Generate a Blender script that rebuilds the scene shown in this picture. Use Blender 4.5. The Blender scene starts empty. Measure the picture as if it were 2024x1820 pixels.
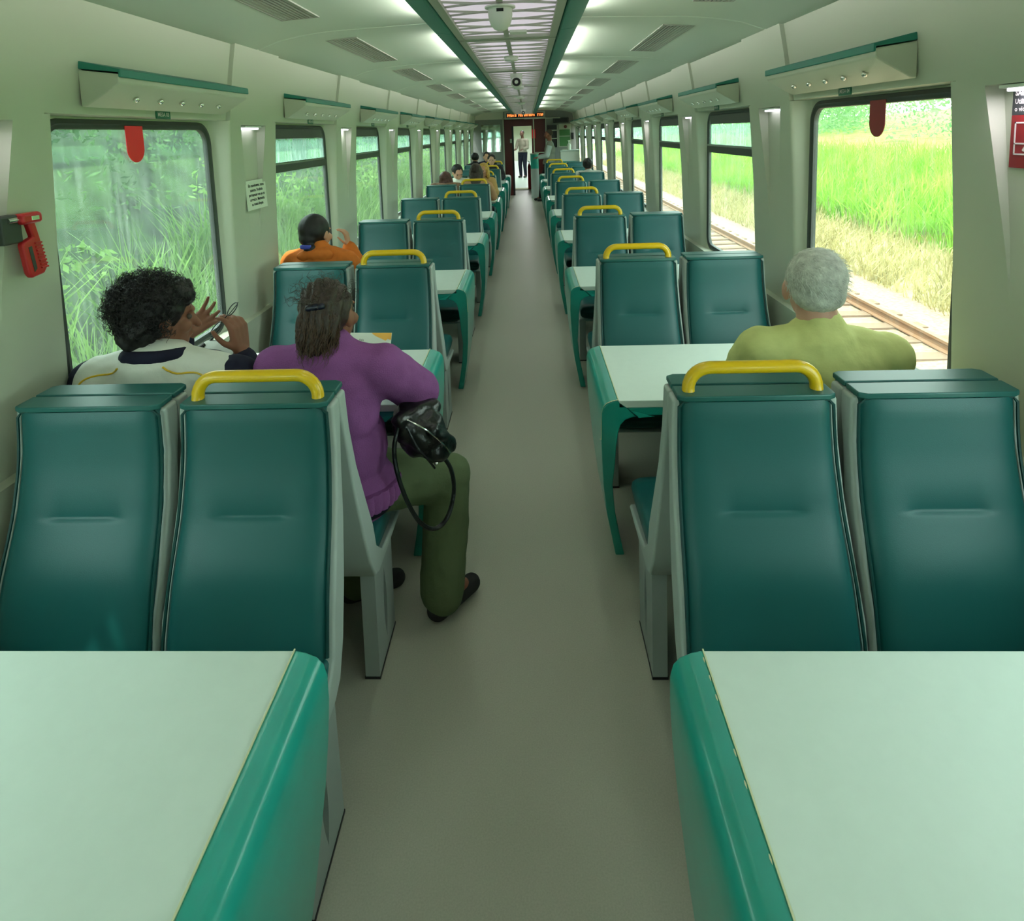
import bpy, bmesh, math, random
import numpy as np
from mathutils import Vector, Matrix, noise, Euler
random.seed(7); rng = np.random.default_rng(7)
C = bpy.context.scene.collection
sc = bpy.context.scene
PI = math.pi

# ------------------------------------------------------------------ camera
F_, CX, CY = 1264.04, 993.18, 422.98
PIT, YAW, ROL = .1265, .0433, -.0346
cam = bpy.data.cameras.new('camera'); co = bpy.data.objects.new('camera', cam); C.objects.link(co)
fw = Vector((-math.sin(YAW)*math.cos(PIT), math.cos(YAW)*math.cos(PIT), -math.sin(PIT)))
r0 = Vector((math.cos(YAW), math.sin(YAW), 0)); u0 = r0.cross(fw)
rr = r0*math.cos(ROL)+u0*math.sin(ROL); uu = -r0*math.sin(ROL)+u0*math.cos(ROL)
M = Matrix((rr, uu, -fw)).transposed().to_4x4(); M.translation = Vector((.0902, 0, 1.741))
co.matrix_world = M
cam.sensor_fit = 'HORIZONTAL'; cam.sensor_width = 36; cam.lens = F_/2024*36
cam.shift_x = (1012-CX)/2024; cam.shift_y = (CY-910)/2024; cam.clip_start = .02; cam.clip_end = 400
sc.camera = co

# ------------------------------------------------------------------ light
w = bpy.data.worlds.new('sky'); sc.world = w; w.use_nodes = True
bg = w.node_tree.nodes['Background']; bg.inputs[0].default_value = (.90, .99, 1.0, 1); bg.inputs[1].default_value = 3.2
su = bpy.data.lights.new('sun', 'SUN'); su.energy = 3.2; su.color = (1, .97, .86); su.angle = .02
so = bpy.data.objects.new('sun', su); C.objects.link(so)
sd = Vector((.42, .16, -1.0)).normalized(); so.rotation_euler = sd.to_track_quat('-Z', 'Y').to_euler()
sc.view_settings.view_transform = 'Standard'; sc.view_settings.look = 'None'; sc.view_settings.gamma = 1
sc.view_settings.use_curve_mapping = False; sc.view_settings.exposure = 0.88
sc.cycles.use_denoising = True; sc.cycles.max_bounces = 8; sc.cycles.diffuse_bounces = 4; sc.cycles.glossy_bounces = 3
sc.cycles.transparent_max_bounces = 16; sc.cycles.transmission_bounces = 4; sc.cycles.sample_clamp_indirect = 8
sc.cycles.use_adaptive_sampling = True; sc.cycles.adaptive_threshold = .03; sc.cycles.caustics_reflective = False

# ------------------------------------------------------------------ materials
def lin(c):
    return tuple((x/255/12.92 if x <= 10 else ((x/255+.055)/1.055)**2.4) for x in c)
def mat(name, rgb, rough=.5, metal=0, bump=0, bscale=40, var=0, vscale=6, spec=.5, emit=None, estr=0, coat=0, detail=3):
    m = bpy.data.materials.new(name); m.use_nodes = True; nt = m.node_tree; b = nt.nodes['Principled BSDF']
    col = lin(rgb); b.inputs['Base Color'].default_value = (*col, 1)
    b.inputs['Roughness'].default_value = rough; b.inputs['Metallic'].default_value = metal
    b.inputs['Specular IOR Level'].default_value = spec; b.inputs['Coat Weight'].default_value = coat
    if emit: b.inputs['Emission Color'].default_value = (*lin(emit), 1); b.inputs['Emission Strength'].default_value = estr
    tc = nt.nodes.new('ShaderNodeTexCoord')
    if var:
        n = nt.nodes.new('ShaderNodeTexNoise'); n.inputs['Scale'].default_value = vscale; n.inputs['Detail'].default_value = detail
        nt.links.new(tc.outputs['Object'], n.inputs['Vector'])
        cr = nt.nodes.new('ShaderNodeValToRGB'); cr.color_ramp.elements[0].position = .3; cr.color_ramp.elements[1].position = .7
        cr.color_ramp.elements[0].color = (*[x*(1-var) for x in col], 1); cr.color_ramp.elements[1].color = (*[min(1, x*(1+var)) for x in col], 1)
        nt.links.new(n.outputs[0], cr.inputs[0]); nt.links.new(cr.outputs[0], b.inputs['Base Color'])
    if bump:
        n = nt.nodes.new('ShaderNodeTexNoise'); n.inputs['Scale'].default_value = bscale; n.inputs['Detail'].default_value = 4
        nt.links.new(tc.outputs['Object'], n.inputs['Vector'])
        bp = nt.nodes.new('ShaderNodeBump'); bp.inputs['Strength'].default_value = bump; bp.inputs['Distance'].default_value = .01
        nt.links.new(n.outputs[0], bp.inputs['Height']); nt.links.new(bp.outputs[0], b.inputs['Normal'])
    return m
MT = {}
MT['wall'] = mat('wall_laminate', (192, 196, 178), .45, bump=.03, bscale=160, spec=.35)
MT['ceil'] = mat('ceiling_laminate', (196, 208, 190), .5, spec=.3)
MT['greyw'] = mat('bulkhead_grey', (120, 126, 120), .5)
MT['floor'] = mat('floor_vinyl', (176, 173, 158), .36, bump=.05, bscale=300, var=.07, vscale=220, spec=.4)
MT['teal'] = mat('teal_leatherette', (18, 86, 86), .42, bump=.05, bscale=420, spec=.45)
MT['tealp'] = mat('teal_piping', (8, 62, 60), .45, spec=.4)
MT['tealtop'] = mat('teal_seat_cap', (26, 92, 88), .4, spec=.5)
MT['shell'] = mat('grey_seat_shell', (168, 178, 172), .5, bump=.03, bscale=500)
MT['shell2'] = mat('grey_pedestal_paint', (150, 158, 154), .5, bump=.05, bscale=400)
MT['black'] = mat('black_plastic', (14, 15, 16), .45)
MT['yellow'] = mat('yellow_paint', (226, 182, 12), .3, spec=.5, coat=.3)
MT['table'] = mat('white_laminate', (208, 220, 212), .38, spec=.4, bump=.015, bscale=600, var=.015, vscale=30)
MT['tealgl'] = mat('glossy_teal_fibreglass', (30, 152, 138), .28, spec=.5, var=.07, vscale=9, coat=.25)
MT['chip'] = mat('worn_beige_chip', (206, 208, 170), .7)
MT['stripteal'] = mat('teal_ceiling_strip', (36, 122, 108), .5)
MT['alu'] = mat('pale_frame_paint', (168, 174, 158), .5)
MT['gasket'] = mat('dark_window_gasket', (56, 62, 58), .5)
MT['alum'] = mat('window_aluminium', (140, 146, 138), .4, metal=.5)
MT['chrome'] = mat('chrome', (225, 225, 220), .15, metal=1)
MT['grille'] = mat('vent_grille', (160, 162, 150), .6)
MT['white'] = mat('white_plastic', (222, 228, 216), .4)
MT['lamp'] = mat('lamp_diffuser', (240, 235, 245), .4, emit=(244, 236, 255), estr=2.2)
MT['panel'] = mat('translucent_light_panel', (205, 196, 206), .35, emit=(226, 214, 228), estr=.36, var=.08, vscale=5)
MT['red'] = mat('red_plastic', (190, 26, 36), .35)
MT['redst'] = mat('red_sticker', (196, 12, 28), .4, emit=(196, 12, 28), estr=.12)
MT['redd'] = mat('dark_red_panel', (84, 22, 18), .4)
MT['paper'] = mat('paper', (226, 232, 216), .8)
MT['ink'] = mat('ink', (40, 44, 44), .8)
MT['signg'] = mat('green_plate', (22, 104, 78), .5)
MT['signk'] = mat('dark_sign', (52, 54, 56), .5)
MT['signr'] = mat('red_sign', (140, 26, 34), .5)
MT['signw'] = mat('white_sign_print', (216, 208, 204), .6)
MT['orange_led'] = mat('orange_led', (60, 14, 4), .5, emit=(255, 128, 60), estr=1.1)
MT['darkscr'] = mat('dark_screen', (28, 12, 10), .2)
MT['rail'] = mat('rusty_rail', (150, 112, 84), .5, metal=.2)
def veg(name, c1, c2, scale=3, trans=.35):
    m = bpy.data.materials.new(name); m.use_nodes = True; nt = m.node_tree; b = nt.nodes['Principled BSDF']
    g = nt.nodes.new('ShaderNodeNewGeometry'); n = nt.nodes.new('ShaderNodeTexNoise'); n.inputs['Scale'].default_value = scale
    nt.links.new(g.outputs['Position'], n.inputs['Vector'])
    cr = nt.nodes.new('ShaderNodeValToRGB'); cr.color_ramp.elements[0].position = .35; cr.color_ramp.elements[1].position = .65
    cr.color_ramp.elements[0].color = (*lin(c1), 1); cr.color_ramp.elements[1].color = (*lin(c2), 1)
    nt.links.new(n.outputs[0], cr.inputs[0]); nt.links.new(cr.outputs[0], b.inputs['Base Color']); b.inputs['Roughness'].default_value = .7
    b.inputs['Specular IOR Level'].default_value = .25
    if trans:
        t = nt.nodes.new('ShaderNodeBsdfTranslucent'); nt.links.new(cr.outputs[0], t.inputs[0])
        mx = nt.nodes.new('ShaderNodeMixShader'); mx.inputs[0].default_value = trans
        nt.links.new(b.outputs[0], mx.inputs[1]); nt.links.new(t.outputs[0], mx.inputs[2]); nt.links.new(mx.outputs[0], nt.nodes['Material Output'].inputs[0])
    return m
def glassmat(name, tint, gl=.06, dust=.05):
    m = bpy.data.materials.new(name); m.use_nodes = True; nt = m.node_tree; nt.nodes.remove(nt.nodes['Principled BSDF'])
    t = nt.nodes.new('ShaderNodeBsdfTransparent'); t.inputs[0].default_value = (*tint, 1)
    g = nt.nodes.new('ShaderNodeBsdfGlossy'); g.inputs['Roughness'].default_value = .03
    d = nt.nodes.new('ShaderNodeBsdfTranslucent'); d.inputs[0].default_value = (.72, .80, .76, 1)
    # streaky dirt on the pane
    tc = nt.nodes.new('ShaderNodeTexCoord'); mp = nt.nodes.new('ShaderNodeMapping'); mp.inputs['Scale'].default_value = (1, 34, 1.4)
    n = nt.nodes.new('ShaderNodeTexNoise'); n.inputs['Scale'].default_value = 1.6; n.inputs['Detail'].default_value = 5
    nt.links.new(tc.outputs['Object'], mp.inputs[0]); nt.links.new(mp.outputs[0], n.inputs[0])
    r = nt.nodes.new('ShaderNodeMapRange'); r.inputs[1].default_value = .5; r.inputs[2].default_value = .75; r.inputs[3].default_value = dust*.5; r.inputs[4].default_value = dust*2.2
    nt.links.new(n.outputs[0], r.inputs[0])
    m1 = nt.nodes.new('ShaderNodeMixShader'); nt.links.new(r.outputs[0], m1.inputs[0]); nt.links.new(t.outputs[0], m1.inputs[1]); nt.links.new(d.outputs[0], m1.inputs[2])
    m2 = nt.nodes.new('ShaderNodeMixShader'); m2.inputs[0].default_value = gl
    nt.links.new(m1.outputs[0], m2.inputs[1]); nt.links.new(g.outputs[0], m2.inputs[2]); nt.links.new(m2.outputs[0], nt.nodes['Material Output'].inputs[0])
    return m
MT['glass'] = glassmat('green_tinted_glass', (.88, .98, .93), .05, .06)
MT['glass_clear'] = glassmat('clearer_glass', (.92, .99, .93), .04, .03)
MT['glass_frost'] = glassmat('hazy_glass', (.80, .96, .92), .06, .30)
MT['mirror'] = mat('wavy_mirror', (190, 205, 190), .06, metal=1, bump=.12, bscale=3)
MT['fabric_mesh'] = MT['black']

# ------------------------------------------------------------------ mesh helpers
class MB:
    def __init__(s): s.v = []; s.f = []
    def add(s, v, f):
        o = len(s.v); s.v += [tuple(p) for p in v]; s.f += [tuple(i+o for i in q) for q in f]; return s
    def box(s, a, b):
        x0, y0, z0 = a; x1, y1, z1 = b
        return s.add([(x0,y0,z0),(x1,y0,z0),(x1,y1,z0),(x0,y1,z0),(x0,y0,z1),(x1,y0,z1),(x1,y1,z1),(x0,y1,z1)],
                     [(0,3,2,1),(4,5,6,7),(0,1,5,4),(1,2,6,5),(2,3,7,6),(3,0,4,7)])
    def prism(s, poly, a0, a1, axis='x'):
        n = len(poly)
        def P(p, a): return {'x': (a, p[0], p[1]), 'y': (p[0], a, p[1]), 'z': (p[0], p[1], a)}[axis]
        return s.add([P(p, a0) for p in poly]+[P(p, a1) for p in poly],
                     [tuple(range(n)), tuple(range(2*n-1, n-1, -1))]+[(i, i+n, (i+1) % n+n, (i+1) % n) for i in range(n)])
    def rings(s, rs, closed=True, cap=True):
        n = len(rs[0]); v = [p for r in rs for p in r]; f = []
        for i in range(len(rs)-1):
            for j in range(n if closed else n-1):
                f.append((i*n+j, i*n+(j+1) % n, (i+1)*n+(j+1) % n, (i+1)*n+j))
        if cap: f.append(tuple(range(n-1, -1, -1))); f.append(tuple((len(rs)-1)*n+j for j in range(n)))
        return s.add(v, f)
    def tube(s, pts, r, n=10, cap=True):
        pts = [Vector(p) for p in pts]; rs = []; up = None
        for i, p in enumerate(pts):
            d = (pts[min(i+1, len(pts)-1)]-pts[max(i-1, 0)])
            if d.length < 1e-9: d = Vector((0, 0, 1))
            d.normalize()
            if up is None: up = d.orthogonal().normalized()
            else:
                up = up-d*up.dot(d); up = up.normalized() if up.length > 1e-6 else d.orthogonal().normalized()
            b = d.cross(up); q = r[i] if isinstance(r, (list, tuple)) else r
            rs.append([p+(up*math.cos(2*PI*k/n)+b*math.sin(2*PI*k/n))*q for k in range(n)])
        return s.rings(rs, True, cap)
    def lathe(s, prof, c=(0,0,0), n=24, axis='z'):
        rs = []
        for r, h in prof:
            ring = []
            for k in range(n):
                a = 2*PI*k/n; x, y = r*math.cos(a), r*math.sin(a)
                p = {'z': (x, y, h), 'y': (x, h, y), 'x': (h, x, y)}[axis]
                ring.append((c[0]+p[0], c[1]+p[1], c[2]+p[2]))
            rs.append(ring)
        return s.rings(rs)
    def ell(s, c, r, R=None, nu=14, nv=10):
        rs = []
        for i in range(nv+1):
            a = PI*i/nv; a = min(max(a, .03), PI-.03); ring = []
            for k in range(nu):
                b = 2*PI*k/nu; p = Vector((r[0]*math.sin(a)*math.cos(b), r[1]*math.sin(a)*math.sin(b), r[2]*math.cos(a)))
                if R is not None: p = R @ p
                ring.append(p+Vector(c))
            rs.append(ring)
        return s.rings(rs)
    def cap(s, a, b, ra, rb, n=12):
        a, b = Vector(a), Vector(b); d = b-a; L = d.length
        if L < 1e-5: return s.ell(a, (ra,)*3)
        d /= L; pts = []; rad = []
        for t in (-.98, -.8, -.45): pts.append(a+d*ra*t); rad.append(ra*math.sqrt(1-t*t))
        pts.append(a); rad.append(ra); pts.append(b); rad.append(rb)
        for t in (.45, .8, .98): pts.append(b+d*rb*t); rad.append(rb*math.sqrt(1-t*t))
        return s.tube(pts, rad, n)
    def build(s, name, m, parent=None, smooth=40, bevel=0, bseg=2, fix=True, col=True):
        me = bpy.data.meshes.new(name); me.from_pydata([tuple(p) for p in s.v], [], s.f); me.update()
        if fix:
            b = bmesh.new(); b.from_mesh(me); bmesh.ops.recalc_face_normals(b, faces=b.faces); b.to_mesh(me); b.free()
        if smooth:
            me.polygons.foreach_set('use_smooth', [True]*len(me.polygons)); me.set_sharp_from_angle(angle=math.radians(smooth))
        if m: me.materials.append(MT[m] if isinstance(m, str) else m)
        o = bpy.data.objects.new(name, me); C.objects.link(o)
        if parent: o.parent = parent
        if bevel:
            md = o.modifiers.new('bevel', 'BEVEL'); md.width = bevel; md.segments = bseg; md.limit_method = 'ANGLE'; md.angle_limit = math.radians(38)
            md.harden_normals = True
        return o
def npmesh(name, V, Fq, m, parent=None, smooth=True):
    me = bpy.data.meshes.new(name); V = np.asarray(V, np.float32); Fq = np.asarray(Fq, np.int32); k = Fq.shape[1]
    me.vertices.add(len(V)); me.vertices.foreach_set('co', V.ravel()); me.loops.add(Fq.size); me.loops.foreach_set('vertex_index', Fq.ravel())
    me.polygons.add(len(Fq)); me.polygons.foreach_set('loop_start', np.arange(len(Fq), dtype=np.int32)*k)
    me.polygons.foreach_set('use_smooth', np.full(len(Fq), smooth)); me.update(calc_edges=True); me.validate()
    me.materials.append(MT[m] if isinstance(m, str) else m)
    o = bpy.data.objects.new(name, me); C.objects.link(o)
    if parent: o.parent = parent
    return o
def tag(o, label=None, cat=None, group=None, kind=None):
    if label: o['label'] = label
    if cat: o['category'] = cat
    if group: o['group'] = group
    if kind: o['kind'] = kind
    return o
def empty(name, loc=(0,0,0), rz=0, **k):
    o = bpy.data.objects.new(name, None); C.objects.link(o); o.location = loc; o.rotation_euler = (0, 0, rz); o.empty_display_size = .1
    return tag(o, **k)
def dup(root, loc, rz=None, label=None, group=None):
    r = root.copy(); C.objects.link(r); r.location = loc
    if rz is not None: r.rotation_euler = (0, 0, rz)
    if label: r['label'] = label
    if group: r['group'] = group
    for ch in list(root.children):
        c = ch.copy(); C.objects.link(c); c.parent = r
        for g in list(ch.children):
            d = g.copy(); C.objects.link(d); d.parent = c
    return r
def text(name, body, size, m, parent, loc, rot, align='CENTER', bold=0):
    cu = bpy.data.curves.new(name, 'FONT'); cu.body = body; cu.size = size; cu.align_x = align; cu.align_y = 'CENTER'; cu.offset = bold; cu.resolution_u = 2; cu.space_line = 1.1
    t = bpy.data.objects.new('t', cu); C.objects.link(t); dg = bpy.context.evaluated_depsgraph_get()
    me = bpy.data.meshes.new_from_object(t.evaluated_get(dg)); bpy.data.objects.remove(t); me.materials.clear(); me.materials.append(MT[m])
    o = bpy.data.objects.new(name, me); C.objects.link(o); o.location = loc; o.rotation_euler = rot
    if parent: o.parent = parent
    return o
def ssmooth(a, b, x): t = np.clip((x-a)/(b-a), 0, 1); return t*t*(3-2*t)
ORD = ['first','second','third','fourth','fifth','sixth','seventh','eighth','ninth','tenth','eleventh']
P = 1.75; J0 = 1.642; WC = 2.485; WS = {-1: 2.485, 1: 2.57}        # bay pitch, first seat joint, first window centre
SIDE = {-1: 'left', 1: 'right'}

# ------------------------------------------------------------------ car shell
YB, YE = -1.65, 17.6
MB().box((-1.6, YB, -.08), (1.6, 40, 0)).build('floor', 'floor', smooth=0); tag(bpy.data.objects['floor'], kind='structure')
def pillar_x(z): return np.interp(z, [0, .9, 1.4, 1.83, 2.05, 2.22, 2.4], [1.40, 1.405, 1.385, 1.355, 1.325, 1.295, 1.25])
GX = 1.44; HW, Z0, Z1 = .535, .835, 1.825     # window hole half width, sill, head
def wall_side(s, ya, nb, name):
    ys = np.unique(np.round(np.concatenate([np.linspace(-.875, .875, 51), np.linspace(.49, .64, 31), -np.linspace(.49, .64, 31), .875-np.array([0, .10, .105, .115, .12, .125]), -.875+np.array([0, .10, .105, .115, .12, .125])]), 4))
    zs = np.unique(np.round(np.concatenate([np.linspace(0, 2.24, 57), np.linspace(.76, .92, 21), np.linspace(1.76, 1.86, 26), [.816, .822, .828]]), 4))
    Y, Z = np.meshgrid(ys, zs, indexing='ij'); ay = np.abs(Y)
    X = pillar_x(Z)
    # recessed header panel above the window, sharp seam to the pillar
    head = (ay < .60) & (Z > 1.845)
    X = np.where(head, X+.014, X); X = np.where((np.abs(ay-.60) < .006) & (Z > 1.845), X+.02, X)
    # soft reveal around the window
    rv = np.where(Y < 0, ssmooth(.578, .552, ay), ssmooth(.615, .548, ay))*(Z <= 1.845)*ssmooth(.79, .85, Z)
    X = X+(GX-X)*rv
    # sill ledge & lower panel stands proud
    X = np.where(Z < .822, np.minimum(X, 1.375), X)
    # lamp niche in the pillar
    ap = .875-ay; d = np.clip(.050*(Z-1.25)/.57, 0, .050); hz_ = .15*np.clip((np.minimum(Z, 1.822)-.9)/.92, .12, 1)
    X = np.where((ap < .1155) & (Z < 1.822) & (Z > 1.25), X+d, X)
    # slanting niche sides follow the grid lines
    ap2 = np.where(ap < .1155, ap*hz_/.115, np.where(ap < .1205, hz_+.003, np.where(ap < .30, hz_+.003+(ap-.12)*(.30-hz_-.003)/.18, ap)))
    Y = np.sign(Y)*(.875-ap2)
    ny, nz = Y.shape
    idx = np.arange(ny*nz).reshape(ny, nz)
    q = np.stack([idx[:-1, :-1], idx[1:, :-1], idx[1:, 1:], idx[:-1, 1:]], -1).reshape(-1, 4)
    cy = (Y[:-1, :-1]+Y[1:, 1:])/2; cz = (Z[:-1, :-1]+Z[1:, 1:])/2
    dy = np.maximum(np.abs(cy)-(HW-.09), 0); dz = np.maximum(np.abs(cz-(Z0+Z1)/2)-((Z1-Z0)/2-.09), 0)
    hole = (np.hypot(dy, dz) < .09-.004).reshape(-1)
    q = q[~hole]
    V = []; Fq = []
    for b in range(nb):
        V.append(np.stack([s*X, Y+ya+P*b, Z], -1).reshape(-1, 3)); Fq.append(q+b*ny*nz)
    V = np.concatenate(V); Fq = np.concatenate(Fq)
    if s > 0: Fq = Fq[:, ::-1]
    o = npmesh(name, V, Fq, 'wall'); tag(o, kind='structure'); o.data.set_sharp_from_angle(angle=math.radians(35)); return o
wall_side(-1, WS[-1]-P*2, 11, 'wall_left'); wall_side(1, WS[1]-P*2, 11, 'wall_right')
wall_side(-1, 21.6, 8, 'wall_left_next'); wall_side(1, 21.6, 8, 'wall_right_next')
# outer skin of the car so that nothing shines in round the edges
for s in (-1, 1):
    for nm, z0, z1 in (('outer_skin_1', -.1, .80), ('outer_skin_2', 1.87, 2.5)):
        tag(MB().box((s*1.47, YB, z0), (s*1.52, 40, z1)).build(nm, 'greyw', smooth=0), kind='structure')
# ceiling: crowned panels either side of the light strip
for s in (-1, 1):
    xs = np.array([.24, .33, .5, .7, .9, 1.05, 1.18, 1.26, 1.31, 1.36]); zs = np.array([2.31, 2.31, 2.305, 2.298, 2.29, 2.275, 2.25, 2.222, 2.205, 2.203])
    ysn = [YB]; rs = []
    yy = []
    for k in range(-2, 23):
        y = 3.35+P*k; yy += [y-.012, y-.004, y+.004, y+.012]
    yy = [YB]+[y for y in yy if YB < y < 39.9]+[40]
    V = []; 
    for y in yy:
        seam = min(abs((y-3.35)/P-round((y-3.35)/P))*P, 1) < .006
        V.append([(s*x, y, z+(.006 if seam else 0)) for x, z in zip(xs, zs)])
    m = MB(); m.rings(V, closed=False, cap=False)
    o = m.build('ceiling_panel_'+SIDE[s], 'ceil', smooth=30, fix=False); o.name = 'ceiling' if s < 0 else 'ceiling.001'; tag(o, kind='structure')
tag(MB().box((-1.5, YB, 2.42), (1.5, 40, 2.46)).build('roof', 'greyw', smooth=0), kind='structure')
# back wall behind the viewer
tag(MB().box((-1.5, YB-.05, 0), (1.5, YB, 2.45)).build('wall_back', 'wall', smooth=0), kind='structure')

# teal strips and light panels along the ceiling
def strip_run(s):
    for k in range(-3, 9):
        y0, y1 = 3.06+P*k, 3.06+P*(k+1)
        y0, y1 = max(y0, YB), min(y1, YE-.02)
        if y1-y0 < .1: continue
        m = MB().prism([(s*.252, 2.222), (s*.258, 2.205), (s*.32, 2.212), (s*.338, 2.225), (s*.338, 2.262), (s*.33, 2.262), (s*.325, 2.235), (s*.252, 2.235)], y0+.002, y1-.002, 'y')
        o = m.build('ceiling_strip', 'stripteal', bevel=.002)
        vis = k >= -1
        tag(o, 'teal ceiling strip section %s of the light panels, %s from the viewer' % ('left' if s < 0 else 'right', ORD[max(0, k+1)]) if vis else 'teal ceiling strip section behind the viewer, %s side %d' % (SIDE[s], -k), 'ceiling strip', 'teal strips beside the light panels')
strip_run(-1); strip_run(1)
def light_panel(k):
    y0, y1 = 3.35+P*(k-1)+.012, 3.35+P*k-.012
    y0 = max(y0, YB+.01); y1 = min(y1, YE-.25)
    if y1-y0 < .2: return
    t = empty('ceiling_light_panel', (0, (y0+y1)/2, 2.225)); L = (y1-y0)/2; W = .248
    tag(t, 'pale framed ceiling light panel with fan ribs, %s down the car' % ORD[k] if k >= 0 else 'pale ceiling light panel behind the viewer, %d back' % -k, 'light panel', 'light panels along the ceiling')
    MB().box((-W+.02, -L+.02, .004), (W-.02, L-.02, .010)).build('diffuser', 'panel', t, smooth=0)
    m = MB()
    for a, b in (((-W, -L, -.012), (-W+.034, L, .012)), ((W-.034, -L, -.012), (W, L, .012)), ((-W+.034, -L, -.012), (W-.034, -L+.04, .012)), ((-W+.034, L-.04, -.012), (W-.034, L, .012))): m.box(a, b)
    m.box((-.012, -L+.04, -.006), (.012, L-.04, .005)); m.build('panel_frame', 'alu', t, smooth=0)
    m = MB(); n = 9
    for i in range(n):
        yb = -L+.06+(2*L-.12)*(i+.5)/n; h = (2*L-.12)/n*.5
        for sx in (-1, 1):
            for q in (-1, 1):
                a = Vector((sx*(W-.034), yb+q*h*.55, 0)); b = Vector((sx*.09, yb, 0)); w_ = .004
                m.prism([(a.x, a.y-w_*.5), (a.x, a.y+w_*.5), (b.x, b.y+w_), (b.x, b.y-w_)], -.004, .005, 'z')
            m.prism([(sx*.012, yb-.007), (sx*.012, yb+.007), (sx*.09, yb+.004), (sx*.09, yb-.004)], -.004, .005, 'z')
    m.build('rib_pattern', 'alu', t, smooth=0)
for k in range(-2, 9): light_panel(k)
# cove lamps hidden behind the strips wash the ceiling
for s in (-1, 1):
    for k in range(-2, 8):
        l = bpy.data.lights.new('cove_lamp', 'AREA'); l.shape = 'RECTANGLE'; l.size = 1.15; l.size_y = .03; l.energy = 5.2; l.color = (1, .99, .93)
        o = bpy.data.objects.new('cove_lamp', l); C.objects.link(o); o.location = (s*.30, 2.5+P*k, 2.262)
        d = Vector((s*1, 0, .10)).normalized(); o.rotation_euler = d.to_track_quat('-Z', 'X').to_euler()
        # long side along the car
        zx = -d; xx = Vector((0, 1, 0)); yx = zx.cross(xx).normalized()
        o.rotation_euler = Matrix((xx, yx, zx)).transposed().to_euler()

# ceiling vents
def vent(s, k):
    y = 4.15+P*k
    if y > 17: return
    t = empty('ceiling_vent', (s*.925, y, 2.288)); t.rotation_euler = (0, math.radians(3.0)*s, 0)
    tag(t, 'grey slotted ceiling vent, %s of the %s row from the viewer' % (ORD[k+2], SIDE[s]), 'vent', 'ceiling air vents')
    m = MB()
    for a, b in (((-.088, -.55, -.006), (-.080, .55, .0)), ((.080, -.55, -.006), (.088, .55, .0)), ((-.088, -.556, -.006), (.088, -.55, 0)), ((-.088, .55, -.006), (.088, .556, 0))): m.box(a, b)
    m.build('vent_frame', 'grille', t, smooth=0)
    MB().box((-.08, -.55, -.001), (.08, .55, .002)).build('backing', 'gasket', t, smooth=0)
    m = MB()
    for i in range(9): x = -.072+i*.018; m.box((x-.0055, -.55, -.005), (x+.0055, .55, -.001))
    m.build('slat_rows', 'grille', t, smooth=0)
for s in (-1, 1):
    for k in range(-2, 8): vent(s, k)

# domes on the ceiling
def dome(y, big, label):
    t = empty('dome_camera', (0, y, 2.213)); tag(t, label, 'camera')
    R = .058 if big else .05
    MB().lathe([(.001, 0), (R, 0), (R, -.006), (R*.75, -.009), (.001, -.009)], n=28).build('flange', 'white', t)
    if big: MB().lathe([(.001, -.008), (.045, -.008), (.046, -.03), (.043, -.05), (.036, -.07), (.024, -.084), (.01, -.09), (.001, -.091)], n=28).build('dome_cover', 'white', t)
    else: MB().lathe([(.001, -.008), (.044, -.008), (.044, -.026), (.03, -.03), (.001, -.03)], n=28).build('dome_cover', 'white', t)
    if big: MB().box((-.012, -.047, -.026), (.014, -.042, -.014)).build('label_plate', 'ink', t)
    return t
dome(2.49, True, 'white bell-shaped dome camera hanging from the nearest light panel')
dome(4.1, False, 'flat white smoke detector on the second ceiling panel')
def speaker_cam(y, z, label, sc_=1):
    t = empty('ceiling_camera', (.012, y, 2.21)); tag(t, label, 'camera'); t.scale = (sc_,)*3
    MB().lathe([(.001, 0), (.04, 0), (.04, -.02), (.03, -.045), (.001, -.045)], n=20).build('mount', 'white', t)
    MB().lathe([(.001, .035), (.028, .035), (.036, .02), (.036, -.03), (.03, -.045), (.001, -.045)], (0, 0, -.055), 20, 'y').build('housing', 'white', t)
    MB().lathe([(.001, -.046), (.027, -.046), (.027, -.05), (.001, -.05)], (0, 0, -.055), 20, 'y').build('lens', 'black', t)
    MB().lathe([(.006, -.051), (.012, -.051), (.012, -.052), (.006, -.052)], (0, 0, -.055), 16, 'y').build('lens_ring', 'white', t)
speaker_cam(5.3, 0, 'white bullet camera with black lens facing down the car, third ceiling panel', 1.25)
speaker_cam(13.6, 0, 'small white camera with black lens near the sign at the car end', 1.3)
def junction(y, label):
    t = empty('smoke_detector', (.01, y, 2.212)); tag(t, label, 'detector')
    MB().lathe([(.001, 0), (.055, 0), (.055, -.02), (.04, -.035), (.001, -.035)], n=20).build('body', 'white', t)
    MB().box((-.11, -.03, -.014), (-.045, .03, 0)).build('bracket', 'white', t, bevel=.003)
junction(6.7, 'white detector box on the fourth ceiling panel'); junction(8.6, 'white detector box on the fifth ceiling panel'); junction(10.4, 'white detector box on the sixth ceiling panel')
tag(MB().box((.02, 3.05, 2.200), (.10, 3.12, 2.2125)).build('panel_sticker', 'white', bevel=.002), 'small white sticker at far edge of the nearest light panel', 'sticker')

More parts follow.
